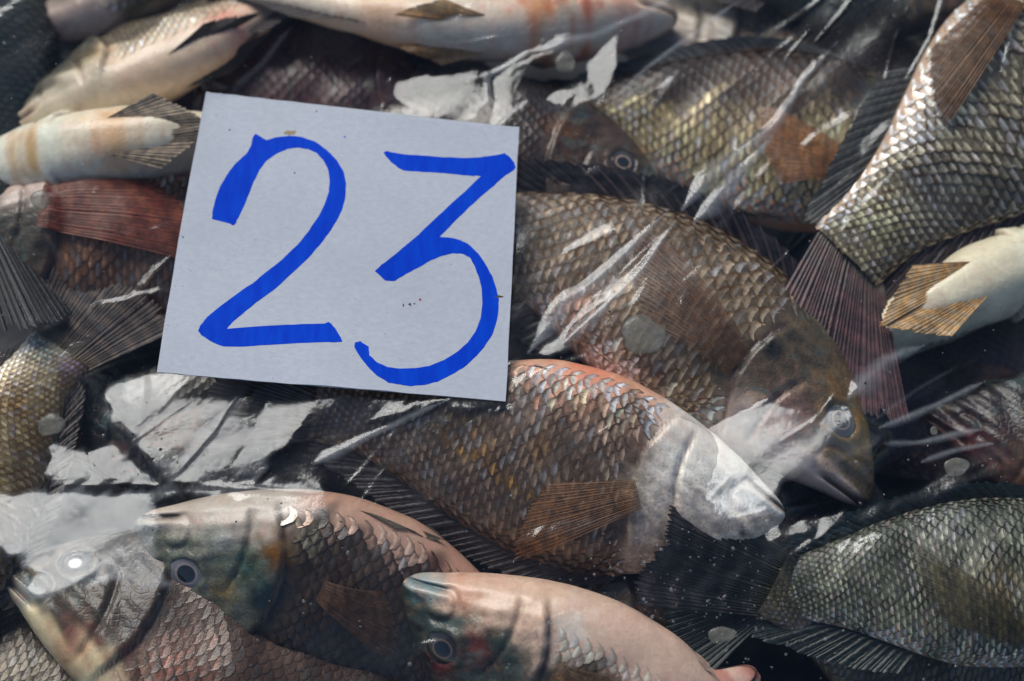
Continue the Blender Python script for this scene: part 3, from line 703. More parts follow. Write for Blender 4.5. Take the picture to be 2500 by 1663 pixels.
FISH = [
 dict(head=(2118, 1232), tail=(1000, 515), zh=-190, zt=-150, roll=176, bend=.098, depth=.87, scale=1.0, oneside=True, iris=(.05, .055, .06), ring=(.32, .24, .18),
      label='large brown fish right of the card, its spiny dark back fin on the upper edge',
      pal=pal(flank=(.165, .132, .096), back=(.14, .11, .08), rim=(.125, .060, .015), head=(.18, .14, .095), gain=5.0, b0=-.75, b1=-1.0, spot=.9),
      fins=dict(dorsal=dict(len=1.05, dz=.03, spines=1, col=(.008, .006, .008), ray=(.03, .02, .021), ang=.9), pectoral=dict(at=(.325, -.02), ang=8, len=.31, spread=12, base=.03, col=(.17, .085, .045), a=.5),
                tail=0, pelvic=0),
      blot=((.2, -.02, .05, (.50, .30, .28), .5), (.10, .09, .05, GOLD, .7), (.17, .1, .05, (.30, .17, .07), .6), (.62, -.1, .05, (.4, .2, .17), .4))),
 dict(head=(1915, 1262), tail=(770, 985), zh=-130, zt=-150, roll=-16, bend=-.012, scale=.98, oneside=True, eye=False, bare=3.4, hm=.12, lat=(.44, .78, .095, -.03, (.30, .17, .06)),
      label='pinkish brown scaled fish lying belly up just below the card',
      pal=pal(flank=(.175, .130, .098), back=(.105, .078, .056), belly=(.64, .42, .32), head=(.62, .53, .45), throat=(.86, .80, .72), rim=(.085, .048, .025), gain=3.9, b0=-.62, b1=-.86, hb0=.35, hb1=-.3, spot=0,
              pec=(.36, .14, .04), pecray=(.18, .07, .025), pel=(.16, .13, .08), pelray=(.06, .05, .035)),
      fins=dict(dorsal=dict(len=1.15, dz=-.01, ang=.9), pectoral=dict(at=(.30, .03), ang=27, spread=11, len=.29, base=.03, a=.55, col=(.26, .11, .035), ray=(.15, .065, .025)), pelvic=dict(len=.24, ang=1, out=.02, lift=.014, fan=.02), anal=dict(len=.6),
                tail=dict(len=.28, spread=28, ang=-10)),
      blot=((.45, -.19, .07, (.66, .27, .19), .8), (.36, -.10, .05, (.5, .33, .25), .5), (.30, .02, .04, (.6, .55, .46), .6), (.62, .02, .03, (.26, .14, .05), .6), (.5, .0, .03, (.24, .13, .05), .5), (.7, -.03, .03, (.25, .13, .05), .6))),
 dict(head=(2400, 475), tail=(1330, 270), zh=-250, zt=-290, roll=172, bend=.03, scale=1.05, oneside=True, eye=False, bare=3,
      label='dark backed fish with pale golden flank and orange side fin, upper right',
      pal=pal(flank=(.36, .29, .165), back=(.012, .0075, .004), belly=(.70, .45, .33), head=(.10, .10, .07), rim=(.060, .032, .010), gain=3.0, grey=.3, d0=.02, d1=.42, b0=-.7, b1=-.93, pec=(.40, .16, .05), pecray=(.24, .10, .035)),
      fins=dict(dorsal=dict(len=.7, col=(.02, .032, .028)), pectoral=dict(at=(.335, -.05), ang=0, spread=18, len=.2, base=.04, a=.7), pelvic=dict(len=.2, ang=3, out=.02, fan=.02, a=.7, col=(.10, .06, .04)), tail=0, anal=0),
      blot=((.5, .10, .11, (.075, .032, .016), .75), (.4, .14, .06, (.05, .03, .015), .6), (.36, .02, .05, (.46, .40, .28), .5))),
 dict(head=(2960, -130), tail=(2062, 628), zh=-165, zt=-120, roll=-10, bend=-.02, scale=1.0, oneside=True, eye=False,
      label='silvery scaled fish at the right edge with its black tail hanging down',
      pal=pal(flank=(.24, .215, .155), back=(.10, .09, .07), belly=(.58, .44, .34), rim=(.085, .052, .019), gain=4.8, b0=-.7, b1=-.95, fin=(.016, .011, .012), ray=(.05, .026, .028), pec=(.20, .09, .035)),
      fins=dict(dorsal=dict(len=1.25, dz=-.01, ang=1.1), anal=dict(len=1.2, ang=.55, col=(.035, .036, .032), ray=(.07, .07, .06), a=.9), pectoral=dict(at=(.46, -.15), ang=10, spread=6, len=.28, base=.03, a=.85, at_tip=.6, col=(.14, .06, .022), ray=(.08, .035, .014)),
                tail=dict(len=.30, ang=30, spread=18, dz=.03, col=(.050, .026, .027), ray=(.12, .05, .048), a=1.0), pelvic=0),
      blot=((.80, .02, .06, (.13, .135, .14), .7), (.72, -.11, .06, (.60, .46, .38), .5), (.9, 0, .06, (.3, .27, .17), .5))),
 dict(head=(1628, 505), tail=(700, 420), zh=-225, zt=-240, roll=176, depth=1.18, bend=.06, scale=.9, oneside=True, eyer=1.15, ring=(.62, .42, .28), iris=(.025, .022, .022),
      label='dark brown fish head with a clear eye at the upper right corner of the card',
      pal=pal(flank=(.06, .042, .034), back=(.035, .030, .025), belly=(.2, .14, .1), head=(.10, .062, .040), throat=(.09, .065, .048), rim=(.03, .016, .01), gain=1.6, spot=.2),
      fins=dict(tail=0, anal=0, pelvic=0, pectoral=0, dorsal=dict(len=.5)),
      blot=((.30, .10, .045, (.24, .10, .04), .8), (.26, .135, .028, (.012, .02, .024), .9), (.33, .135, .025, (.012, .02, .024), .8), (.06, .06, .03, (.12, .20, .17), .4))),
 dict(head=(1655, 45), tail=(520, -40), zh=-240, zt=-260, roll=222, scale=.9, oneside=True, eye=False, bend=-.02, bare=8,
      label='pale bellied fish with bloody gills along the top edge above the card',
      pal=pal(flank=(.30, .24, .17), back=(.10, .09, .07), belly=(.88, .72, .60), head=(.34, .29, .24), throat=(.88, .70, .56), rim=(.16, .11, .06), gain=1.4, b0=-.05, b1=-.5, pel=(.58, .30, .10), pelray=(.55, .34, .17)),
      fins=dict(pectoral=0, dorsal=0, tail=0, pelvic=dict(len=.22, ang=4, out=.02, fan=.04, a=.8), anal=dict(len=.6)),
      blot=((.33, -.115, .022, RED, .9), (.25, -.085, .02, RED, .9), (.43, -.12, .022, RED, .8), (.30, -.15, .03, (.62, .25, .10), .7), (.20, -.11, .02, (.5, .1, .06), .8), (.38, -.03, .03, (.3, .28, .2), .7), (.27, -.115, .03, (.55, .16, .08), .7), (.28, -.09, .04, ORNG, .7), (.2, .02, .05, TEAL, .6), (.6, -.15, .06, ORNG, .4), (.36, -.12, .05, (.8, .45, .35), .5), (.13, -.06, .04, RED, .5))),
 dict(head=(20, 330), tail=(860, -110), zh=-260, zt=-300, roll=-42, scale=.9, oneside=True, eye=False, bare=7,
      label='blurred fish in the upper left with cream belly and long dark belly fin',
      pal=pal(flank=(.22, .19, .14), back=(.05, .055, .045), belly=(.74, .60, .47), head=(.14, .13, .10), throat=(.66, .58, .46), rim=(.11, .08, .05), gain=1.5, b0=-.2, b1=-.55, pel=(.055, .048, .036), pelray=(.03, .027, .024)),
      fins=dict(pectoral=0, pelvic=dict(len=.34, ang=-2, out=.015, fan=.05, a=.96), tail=dict(len=.2)),
      blot=((.6, -.14, .05, (.60, .2, .17), .6), (.28, -.05, .05, GOLD, .3))),
 dict(head=(-110, 430), tail=(890, 320), zh=-225, zt=-260, roll=-80, scale=.9, thick=1.1, eye=False, oneside=False, bare=11,
      label='white throated fish at the left edge, folded belly fins pointing at the card',
      pal=pal(flank=(.30, .22, .18), back=(.06, .05, .04), belly=(.84, .74, .60), head=(.7, .62, .5), throat=(.88, .83, .70), rim=(.10, .07, .045), gain=1.3, b0=.2, b1=-.4, hb0=.5, hb1=-.1, spot=0, pel=(.34, .25, .16), pelray=(.17, .13, .09)),
      fins=dict(pectoral=0, dorsal=0, tail=0, anal=0, pelvic=dict(len=.30, ang=-1, out=-.005, fan=.10, a=.97, lift=-.012)),
      blot=((.22, -.14, .02, (.50, .30, .12), .8), (.17, -.12, .02, (.5, .3, .12), .6), (.42, -.19, .05, (.66, .36, .16), .6))),
 dict(head=(-170, 560), tail=(900, 640), zh=-225, zt=-240, roll=186, scale=.95, oneside=True, eye=False, depth=.92, bare=3,
      label='copper red scaled fish with red side fin left of the card',
      pal=pal(flank=(.22, .12, .075), back=(.10, .07, .05), belly=(.62, .38, .32), head=(.16, .14, .11), rim=(.09, .036, .016), gain=2.6, b0=-.72, b1=-.92, pec=(.17, .030, .014), pecray=(.27, .08, .04)),
      fins=dict(pectoral=dict(at=(.28, -.045), ang=-1, spread=9, len=.40, base=.05, a=.8, at_tip=.8), tail=0, dorsal=0, anal=0, pelvic=dict(len=.26, ang=4, out=.0, fan=.03, col=(.04, .05, .045), a=.85)),
      blot=((.38, -.15, .05, (.66, .42, .38), .6),)),
 dict(head=(-470, 1640), tail=(150, 852), zh=-150, zt=-165, roll=186, scale=1.0, oneside=True, eye=False, depth=1.2,
      label='golden scaled fish at the left edge with banded tail spread toward the card',
      pal=pal(flank=(.30, .235, .12), back=(.14, .105, .06), belly=(.5, .42, .3), rim=(.12, .062, .015), gain=2.7, grey=.45, fin=(.02, .014, .013), ray=(.10, .07, .05)),
      fins=dict(tail=dict(len=.30, ang=4, spread=24, dz=.0, col=(.018, .011, .011), ray=(.13, .085, .06), a=1.0), dorsal=dict(len=.8), anal=dict(len=.6), pectoral=0, pelvic=0),
      blot=((.965, -.02, .03, (.28, .46, .40), .7), (.97, .04, .03, (.24, .20, .34), .7), (.8, 0, .04, (.34, .16, .04), .6))),
 dict(head=(-260, -420), tail=(20, 520), zh=-330, zt=-165, roll=-28, scale=.9, oneside=True, eye=False,
      label='dark green grey fish in the top left corner with its tail pointing down',
      pal=pal(flank=(.032, .042, .037), back=(.014, .02, .018), belly=(.12, .12, .10), rim=(.014, .017, .015), gain=1.6, fin=(.018, .020, .019), ray=(.05, .05, .046)),
      fins=dict(tail=dict(len=.30, ang=20, spread=20, a=1.0, dz=.0, col=(.009, .010, .0095), ray=(.014, .014, .013)), pectoral=0, pelvic=0)),
 dict(head=(335, 1275), tail=(1450, 1715), zh=-165, zt=-330, roll=202, scale=.95, oneside=True, bend=-.02, iris=(.26, .24, .24), ring=(.5, .38, .32), eyer=1.38, bare=4,
      label='fish lying belly up in the lower left, grey eye and green gill cover',
      pal=pal(flank=(.085, .060, .044), back=(.04, .032, .025), belly=(.50, .34, .27), head=(.20, .21, .165), throat=(.56, .50, .43), rim=(.035, .02, .011), gain=1.8, b0=-.60, b1=-.88, hb0=-.1, hb1=-.6, spot=1.0),
      fins=dict(pectoral=dict(at=(.40, -.02), ang=5, len=.2, a=.4), pelvic=dict(len=.24, ang=1, out=.01, fan=.03, col=(.13, .11, .07)), tail=0, dorsal=0, anal=0),
      blot=((.25, -.02, .045, (.05, .12, .075), .8), (.295, -.06, .03, (.30, .12, .025), .9), (.31, .02, .03, (.012, .04, .05), .9), (.19, -.05, .03, (.38, .39, .36), .6), (.34, -.10, .03, (.40, .40, .30), .6), (.22, .06, .03, GOLD, .6), (.6, -.1, .05, PINK, .4))),
 dict(head=(10, 1395), tail=(1190, 1850), zh=-215, zt=-300, roll=-12, scale=.9, oneside=True, iris=(.06, .06, .06), ring=(.16, .14, .12), eyer=.95, bare=5,
      label='fish head in the bottom left corner with a long pale yellow jaw edge',
      pal=pal(flank=(.14, .09, .065), back=(.07, .058, .042), belly=(.70, .60, .43), head=(.14, .115, .085), throat=(.76, .66, .46), rim=(.05, .027, .016), gain=1.15, b0=-.5, b1=-.8, hb0=-.5, hb1=-.78, spot=0),
      fins=dict(pectoral=0, pelvic=dict(len=.2, out=.01, fan=.03, col=(.6, .54, .4), a=.97), tail=0, dorsal=0, anal=0),
      blot=((.07, -.03, .03, (.16, .26, .28), .6), (.2, -.1, .05, (.32, .13, .08), .6), (.4, -.1, .08, (.46, .2, .15), .6), (.3, 0, .06, (.06, .05, .045), .6))),
 dict(head=(985, 1420), tail=(2040, 2060), zh=-115, zt=-250, roll=206, scale=.85, oneside=True, iris=(.03, .028, .027), ring=(.2, .13, .09), eyer=1.25, bare=8,
      label='fish with white belly up at the bottom centre, black eye and open lips',
      pal=pal(flank=(.16, .14, .11), back=(.05, .045, .04), belly=(.66, .50, .41), head=(.075, .09, .075), throat=(.66, .50, .40), rim=(.07, .05, .033), gain=1.6, b0=-.25, b1=-.6, hb0=-.12, hb1=-.5, spot=.3, pel=(.58, .40, .32), pelray=(.42, .30, .23), pec=(.26, .14, .06)),
      fins=dict(pectoral=dict(at=(.34, -.04), ang=-4, len=.2, a=.6), pelvic=dict(len=.27, ang=2, out=.0, fan=.03, a=.98, lift=.01), tail=0, dorsal=0, anal=0),
      blot=((.025, -.025, .025, (.22, .34, .36), .7), (.06, -.035, .02, (.2, .36, .38), .7), (.12, -.055, .03, (.45, .2, .12), .6), (.2, .0, .03, (.34, .06, .05), .8), (.22, -.03, .03, (.05, .12, .09), .8), (.15, .09, .03, (.26, .04, .04), .7), (.33, -.12, .03, (.8, .76, .68), .8))),
 dict(head=(2905, 1455), tail=(1840, 1440), zh=-165, zt=-195, roll=176, scale=.85, oneside=True, eye=False, depth=.93, bend=.015,
      label='greenish grey fish in the lower right corner, spotted black tail on its left',
      pal=pal(flank=(.135, .138, .105), back=(.075, .08, .062), belly=(.46, .31, .22), rim=(.022, .025, .012), gain=5.2, fin=(.010, .017, .015), ray=(.022, .034, .029), b0=-.8, b1=-1.0, bars=.4, pec=(.09, .07, .02), pecray=(.02, .018, .008)),
      fins=dict(dorsal=dict(len=.85, dz=.03), anal=dict(len=1.3, ang=.8), tail=dict(len=.27, ang=-2, spread=38, dz=.02, a=1.0), pectoral=dict(at=(.40, -.12), ang=28, spread=10, len=.32, base=.03, a=.6, at_tip=.35), pelvic=0),
      blot=((.55, .12, .08, (.3, .3, .25), .5), (.45, .0, .05, (.22, .15, .08), .5))),
 dict(head=(2700, 555), tail=(1790, 985), zh=-270, zt=-340, roll=-95, scale=.9, eye=False, oneside=False, bare=11,
      label='cream white belly of a fish at the right edge, orange belly fins fanned left',
      pal=pal(flank=(.26, .2, .15), back=(.06, .05, .04), belly=(.88, .76, .60), head=(.7, .6, .5), throat=(.88, .80, .64), rim=(.1, .07, .05), gain=1.2, b0=.3, b1=-.3, pel=(.60, .34, .12), pelray=(.48, .36, .22)),
      fins=dict(pectoral=0, dorsal=0, tail=0, anal=0, pelvic=dict(len=.31, ang=-1, out=-.005, fan=.10, a=1.0, lift=-.02))),
 dict(head=(2262, 1010), tail=(3290, 1300), zh=-290, zt=-270, roll=6, scale=.9, oneside=True, eye=False,
      label='dark red brown fish front at the right edge below the white belly',
      pal=pal(flank=(.26, .20, .135), back=(.03, .024, .021), belly=(.4, .28, .22), head=(.030, .018, .016), throat=(.09, .04, .032), rim=(.08, .05, .025), gain=1.7, spot=0),
      fins=dict(tail=0, anal=0, pelvic=0, pectoral=0),
      blot=((.1, -.03, .05, (.11, .02, .018), .6), (.25, -.06, .06, (.26, .17, .11), .7), (.2, .1, .05, (.02, .034, .03), .7))),
 dict(head=(2500, 0), tail=(1560, -190), zh=-240, zt=-250, roll=184, scale=.9, oneside=True, eye=False,
      label='blackish teal fish along the top edge on the right',
      pal=pal(flank=(.020, .031, .029), back=(.010, .014, .014), belly=(.03, .042, .037), head=(.024, .036, .034), throat=(.034, .044, .04), rim=(.009, .013, .013), gain=1.3, spot=0),
      fins=dict(tail=0, pelvic=0, pectoral=dict(len=.2, col=(.06, .08, .07), ray=(.03, .04, .04))),
      blot=((.33, -.08, .05, (.16, .19, .18), .6), (.45, -.1, .05, (.12, .12, .08), .6))),
 dict(head=(1470, 70), tail=(2480, 235), zh=-400, zt=-380, roll=-6, scale=.95, oneside=True, eye=False, depth=.9,
      label='mottled grey fish lying deep behind the dark backed one, top centre right',
      pal=pal(flank=(.26, .21, .165), back=(.12, .095, .075), belly=(.34, .26, .22), head=(.42, .37, .31), throat=(.46, .4, .35), rim=(.07, .046, .03), gain=1.7, spot=0),
      fins=dict(tail=0, pelvic=0, pectoral=0, anal=0)),
 dict(head=(1850, 1640), tail=(1000, 2170), zh=-235, zt=-280, roll=-70, scale=.85, oneside=False, eye=False, bare=9,
      label='pink fish snout poking up at the bottom edge beside the black tail',
      pal=pal(flank=(.25, .17, .13), back=(.08, .06, .05), belly=(.68, .46, .38), head=(.42, .24, .20), throat=(.52, .29, .25), rim=(.1, .06, .04), gain=1.3, spot=0, b0=.1, b1=-.4, hb0=.4, hb1=-.2),
      fins=dict(tail=0, pelvic=0, pectoral=0, anal=0, dorsal=0), blot=((.06, -.04, .02, (.72, .62, .52), .7),)),
]
FISH += [
 dict(head=(2700, 1960), tail=(1885, 1418), zh=-640, zt=-168, roll=176, scale=.85, oneside=True, eye=False,
      label='spotted black tail fin with a pale stump, spread over the lower right gap',
      pal=pal(flank=(.13, .115, .07), back=(.06, .055, .04), belly=(.2, .16, .11), rim=(.03, .024, .012), gain=2.2, spot=0),
      fins=dict(tail=dict(len=.33, ang=-13, spread=12, a=1.0, dz=.0, col=(.012, .010, .010), ray=(.055, .045, .042)), pelvic=0, pectoral=0, anal=0, dorsal=0)),
 dict(head=(20, 90), tail=(800, -270), zh=-390, zt=-400, roll=-30, scale=.9, oneside=True, eye=False,
      label='dim olive fish half hidden at the top edge on the left',
      pal=pal(flank=(.10, .085, .05), back=(.03, .028, .02), belly=(.2, .17, .12), head=(.07, .06, .04), rim=(.03, .022, .012), gain=1.6, spot=0),
      fins=dict(tail=0, pelvic=0, pectoral=0, anal=0)),
 dict(head=(-330, 1500), tail=(640, 1800), zh=-330, zt=-340, roll=-20, scale=.9, oneside=True, eye=False, bare=4,
      label='olive brown fish showing only in the bottom left corner below the pale jaw',
      pal=pal(flank=(.13, .10, .065), back=(.07, .055, .04), belly=(.6, .5, .38), head=(.12, .1, .07), rim=(.05, .034, .018), gain=1.6, spot=0, pel=(.6, .55, .42)),
      fins=dict(tail=0, pelvic=0, pectoral=0, anal=0)),
 dict(head=(1260, 250), tail=(230, 150), zh=-330, zt=-360, roll=184, scale=.9, oneside=True, eye=False,
      label='dark maroon fish in the gap just above the card',
      pal=pal(flank=(.10, .045, .048), back=(.05, .024, .026), belly=(.16, .10, .10), head=(.09, .04, .042), throat=(.13, .07, .07), rim=(.03, .014, .014), gain=1.4, spot=0),
      fins=dict(tail=0, pelvic=0, pectoral=0, anal=0)),
 dict(head=(80, 1010), tail=(1010, 1130), zh=-310, zt=-330, roll=6, scale=.9, oneside=True, eye=False,
      label='nearly black fish deep under the white glare below the card',
      pal=pal(flank=(.05, .045, .034), back=(.018, .016, .013), belly=(.10, .09, .07), head=(.03, .03, .025), throat=(.06, .05, .04), rim=(.014, .012, .009), gain=1.6, spot=0, fin=(.01, .012, .011)),
      fins=dict(tail=0, pelvic=0, pectoral=dict(len=.24, a=.7), anal=0)),
 dict(head=(2790, 870), tail=(1830, 1080), zh=-380, zt=-390, roll=176, scale=.9, oneside=True, eye=False, depth=1.05,
      label='dark maroon fish deep in the gap right of the large brown head',
      pal=pal(flank=(.060, .028, .027), back=(.022, .014, .014), belly=(.10, .05, .045), head=(.05, .02, .02), rim=(.018, .009, .009), gain=1.6, spot=0),
      fins=dict(tail=0, pelvic=0, pectoral=dict(len=.24, a=.7, col=(.05, .02, .015)), anal=0)),
 dict(head=(1240, 1560), tail=(2150, 1210), zh=-330, zt=-320, roll=-8, scale=.9, oneside=True, eye=False,
      label='dark fish buried between the belly up fish and the spotted tail',
      pal=pal(flank=(.050, .036, .030), back=(.018, .015, .013), belly=(.10, .075, .06), head=(.04, .03, .025), rim=(.016, .011, .009), gain=1.6, spot=0, fin=(.010, .014, .013)),
      fins=dict(tail=0, pelvic=0, pectoral=0, dorsal=dict(len=1.2))),
]
MADE = [build_fish(**k) for k in FISH]
bpy.context.view_layer.update()

# ------------------------------------------------------------------ the plastic film: draped over the fish, pulled into facets and creases
allv, allf, off = [], [], 0
for f, r in MADE:
    for ch in r.children:
        if ch.name.split('.')[0] in ('body', 'dorsal_fin', 'tail_fin', 'pectoral_fin'):
            me = ch.data; n = len(me.vertices)
            cc = np.empty(n * 3, np.float32); me.vertices.foreach_get('co', cc)
            allv.append(cc.reshape(-1, 3) / S + np.array(r['_o']))
            li = np.empty(len(me.loops), np.int32); me.loops.foreach_get('vertex_index', li)
            allf.append(li.reshape(-1, 4) + off); off += n
allv = np.concatenate(allv); allf = np.concatenate(allf)
FX0, FX1, FY0, FY1 = -1560.0, 1560.0, -1080.0, 1180.0
# top-height map of the pile by binning vertices (dense meshes), then filled
cell = 12.0
gx, gy = int((FX1 - FX0) / cell) + 1, int((FY1 - FY0) / cell) + 1
H = np.full((gy, gx), -620.0)
ix = np.round((allv[:, 0] - FX0) / cell).astype(int); iy = np.round((allv[:, 1] - FY0) / cell).astype(int)
ok = (ix >= 0) & (ix < gx) & (iy >= 0) & (iy < gy)
np.maximum.at(H, (iy[ok], ix[ok]), allv[ok, 2])
def shift_max(a):
    p = np.pad(a, 1, mode='edge')
    return np.max([p[i:i + a.shape[0], j:j + a.shape[1]] for i in range(3) for j in range(3)], axis=0)
def blur(a, n=1):
    for _ in range(n):
        p = np.pad(a, 1, mode='edge')
        a = (p[1:-1, :-2] + 2 * p[1:-1, 1:-1] + p[1:-1, 2:]) / 4
        p = np.pad(a, 1, mode='edge')
        a = (p[:-2, 1:-1] + 2 * p[1:-1, 1:-1] + p[2:, 1:-1]) / 4
    return a
H0 = shift_max(H)
Hd = np.maximum(H0, -260)
for it in range(120): Hd = np.maximum(H0, blur(Hd))
def wide(a, sig):
    """gaussian smoothing by a separable kernel"""
    n = int(3 * sig / cell); kx = np.exp(-.5 * (np.arange(-n, n + 1) * cell / sig) ** 2); kx /= kx.sum()
    p = np.pad(a, ((0, 0), (n, n)), mode='edge')
    a = sum(kx[i] * p[:, i:i + a.shape[1]] for i in range(2 * n + 1))
    p = np.pad(a, ((n, n), (0, 0)), mode='edge')
    return sum(kx[i] * p[i:i + a.shape[0], :] for i in range(2 * n + 1))
Hr = Hd
Hd = wide(Hr, 300.0)
inx = slice(int((-1250 - FX0) / cell), int((1250 - FX0) / cell)); iny = slice(int((-850 - FY0) / cell), int((900 - FY0) / cell))
ex = np.maximum(H0 - Hd, 0)
for q in range(6): ex = shift_max(ex)
Hd = Hd + wide(ex, 220.0) * .9
Hd = .55 * Hd + .45 * Hd[iny, inx].mean()
Hd += np.percentile((H0 - Hd)[iny, inx], 98.8)
HVX, HVY = -.63, .78
gyv, gxv = np.gradient(Hd, cell)
# finer grid
fc_ = 5.0
nx, ny = int((FX1 - FX0) / fc_) + 1, int((FY1 - FY0) / fc_) + 1
xs = FX0 + np.arange(nx) * fc_; ys = FY0 + np.arange(ny) * fc_
GX, GY = np.meshgrid(xs, ys)
def resample(a):
    u = np.clip((GX - FX0) / cell, 0, gx - 1.001); v = np.clip((GY - FY0) / cell, 0, gy - 1.001)
    i, j = u.astype(int), v.astype(int); fu, fv = u - i, v - j
    return (a[j, i] * (1 - fu) + a[j, i + 1] * fu) * (1 - fv) + (a[j + 1, i] * (1 - fu) + a[j + 1, i + 1] * fu) * fv
Z = blur(resample(Hd), 6)
Z = Z + .25 * np.clip(-GX * .63 + GY * .78 - 820, 0, 900)       # upper left of the sheet raised, shaped to keep the sun's reflection out
ZF = resample(H0)
GLARE_HAZE = np.zeros_like(Z)  # painted whiteness that strengthens the glare on patches and folds
# facing that mirrors the bright part of the sky towards the viewer
HV = SUN + (-FW); HV /= np.linalg.norm(HV)
SLOPE = np.array([-HV[0] / HV[2], -HV[1] / HV[2]])
ZREF = -60.0
def W2(p, z=ZREF): return at(p[0], p[1], z)[:2]
def seg_dist(P, Q):
    d_ = Q - P; l2 = d_ @ d_ + 1e-9
    t = np.clip(((GX - P[0]) * d_[0] + (GY - P[1]) * d_[1]) / l2, 0, 1)
    return np.hypot(GX - P[0] - t * d_[0], GY - P[1] - t * d_[1]), t
def poly_sd(poly):
    n = len(poly); dmin = np.full(GX.shape, 1e9); ins = np.zeros(GX.shape, bool)
    for i in range(n):
        P, Q = poly[i], poly[(i + 1) % n]
        d_, _ = seg_dist(P, Q); dmin = np.minimum(dmin, d_)
        cond = ((P[1] > GY) != (Q[1] > GY))
        xint = (Q[0] - P[0]) * (GY - P[1]) / (Q[1] - P[1] + 1e-12) + P[0]
        ins ^= cond & (GX < xint)
    return np.where(ins, dmin, -dmin)
TGX, TGY, TW = np.zeros_like(Z), np.zeros_like(Z), np.zeros_like(Z)
def smooth_noise(seed, sa, sb, ang):
    """streaky noise field, about unit variance; sa/sb = size along/across the direction ang"""
    g_ = np.random.default_rng(seed); ca, sn_ = math.cos(ang), math.sin(ang); o = np.zeros_like(GX)
    for q in range(26):
        ka, kb = g_.normal(0, 1 / sa), g_.normal(0, 1 / sb)
        o += np.sin((GX * ca + GY * sn_) * ka + (-GX * sn_ + GY * ca) * kb + g_.uniform(0, 6.28) + .8 * np.sin(GX * .009 + GY * .007 * q / 9))
    return o / math.sqrt(13)
NZ1 = smooth_noise(1, 60, 16, .65); NZ2 = smooth_noise(2, 60, 16, .65); NZ3 = smooth_noise(4, 14, 9, .3)
def facet(pts, k=1.0, dx=0.0, dy=0.0, soft=9.0, haze=0.0, rip=.2, fade=.42):
    """a taut patch of film, tilted so that it mirrors the bright part of the sky"""
    global GLARE_HAZE
    poly = [W2(p) for p in pts]
    sd = poly_sd(poly) + 4 * np.sin(GX * .045 + GY * .02) * np.sin(GY * .05 - GX * .013) + 5 * NZ3 + 5 * NZ1
    m_ = sstep(-soft, soft, sd); ins = sd > 0
    if not ins.any(): return
    c3 = np.array([GX[ins].mean(), GY[ins].mean(), ZREF])
    v = CAM - c3; v /= np.linalg.norm(v)
    hv = SUN + v
    sx, sy = -hv[0] / hv[2] * k + dx, -hv[1] / hv[2] * k + dy
    ax_ = (.8 * (GX - c3[0]) - .6 * (GY - c3[1])); ax_ = ax_ / (np.abs(ax_[ins]).max() + 1e-6)
    fd = 1 - fade * (.5 + .5 * np.clip(ax_, -1, 1)) ** 1.5
    sx, sy = sx * fd, sy * fd
    TGX[:] = lerp(TGX, sx * (1 + rip * NZ1) + .06 * rip * NZ3, m_); TGY[:] = lerp(TGY, sy * (1 + rip * NZ2) + .06 * rip * NZ3, m_); TW[:] = np.maximum(TW, m_)
    GLARE_HAZE = np.maximum(GLARE_HAZE, m_ * haze)  # whitens the patch to back up its mirrored glare
def settle():
    """the sheet that has those tilts inside the patches and stays close to the drape elsewhere"""
    global Z
    gx0, gy0 = np.diff(Z, axis=1) / fc_, np.diff(Z, axis=0) / fc_
    wx = (TW[:, 1:] + TW[:, :-1]) / 2; wy = (TW[1:] + TW[:-1]) / 2
    tx = lerp(gx0, (TGX[:, 1:] + TGX[:, :-1]) / 2, wx); ty = lerp(gy0, (TGY[1:] + TGY[:-1]) / 2, wy)
    Wx, Wy = 1 + 60 * wx ** 2, 1 + 60 * wy ** 2
    eps = 4e-4 * fc_ ** 2
    def div(px, py):
        o = np.zeros_like(Z)
        o[:, :-1] -= px; o[:, 1:] += px; o[:-1] -= py; o[1:] += py
        return o
    def A(u): return div(Wx * np.diff(u, axis=1), Wy * np.diff(u, axis=0)) + eps * u
    bb = div(Wx * tx * fc_, Wy * ty * fc_) + eps * Z
    dg = eps + div(np.zeros_like(Wx), np.zeros_like(Wy))
    dg[:, :-1] += Wx; dg[:, 1:] += Wx; dg[:-1] += Wy; dg[1:] += Wy
    x = Z.copy(); r_ = bb - A(x); z_ = r_ / dg; p_ = z_.copy(); rz = (r_ * z_).sum()
    for it in range(520):
        Ap = A(p_); al = rz / (p_ * Ap).sum()
        x += al * p_; r_ -= al * Ap; z_ = r_ / dg; rn = (r_ * z_).sum()
        p_ = z_ + rn / rz * p_; rz = rn
    Z = x
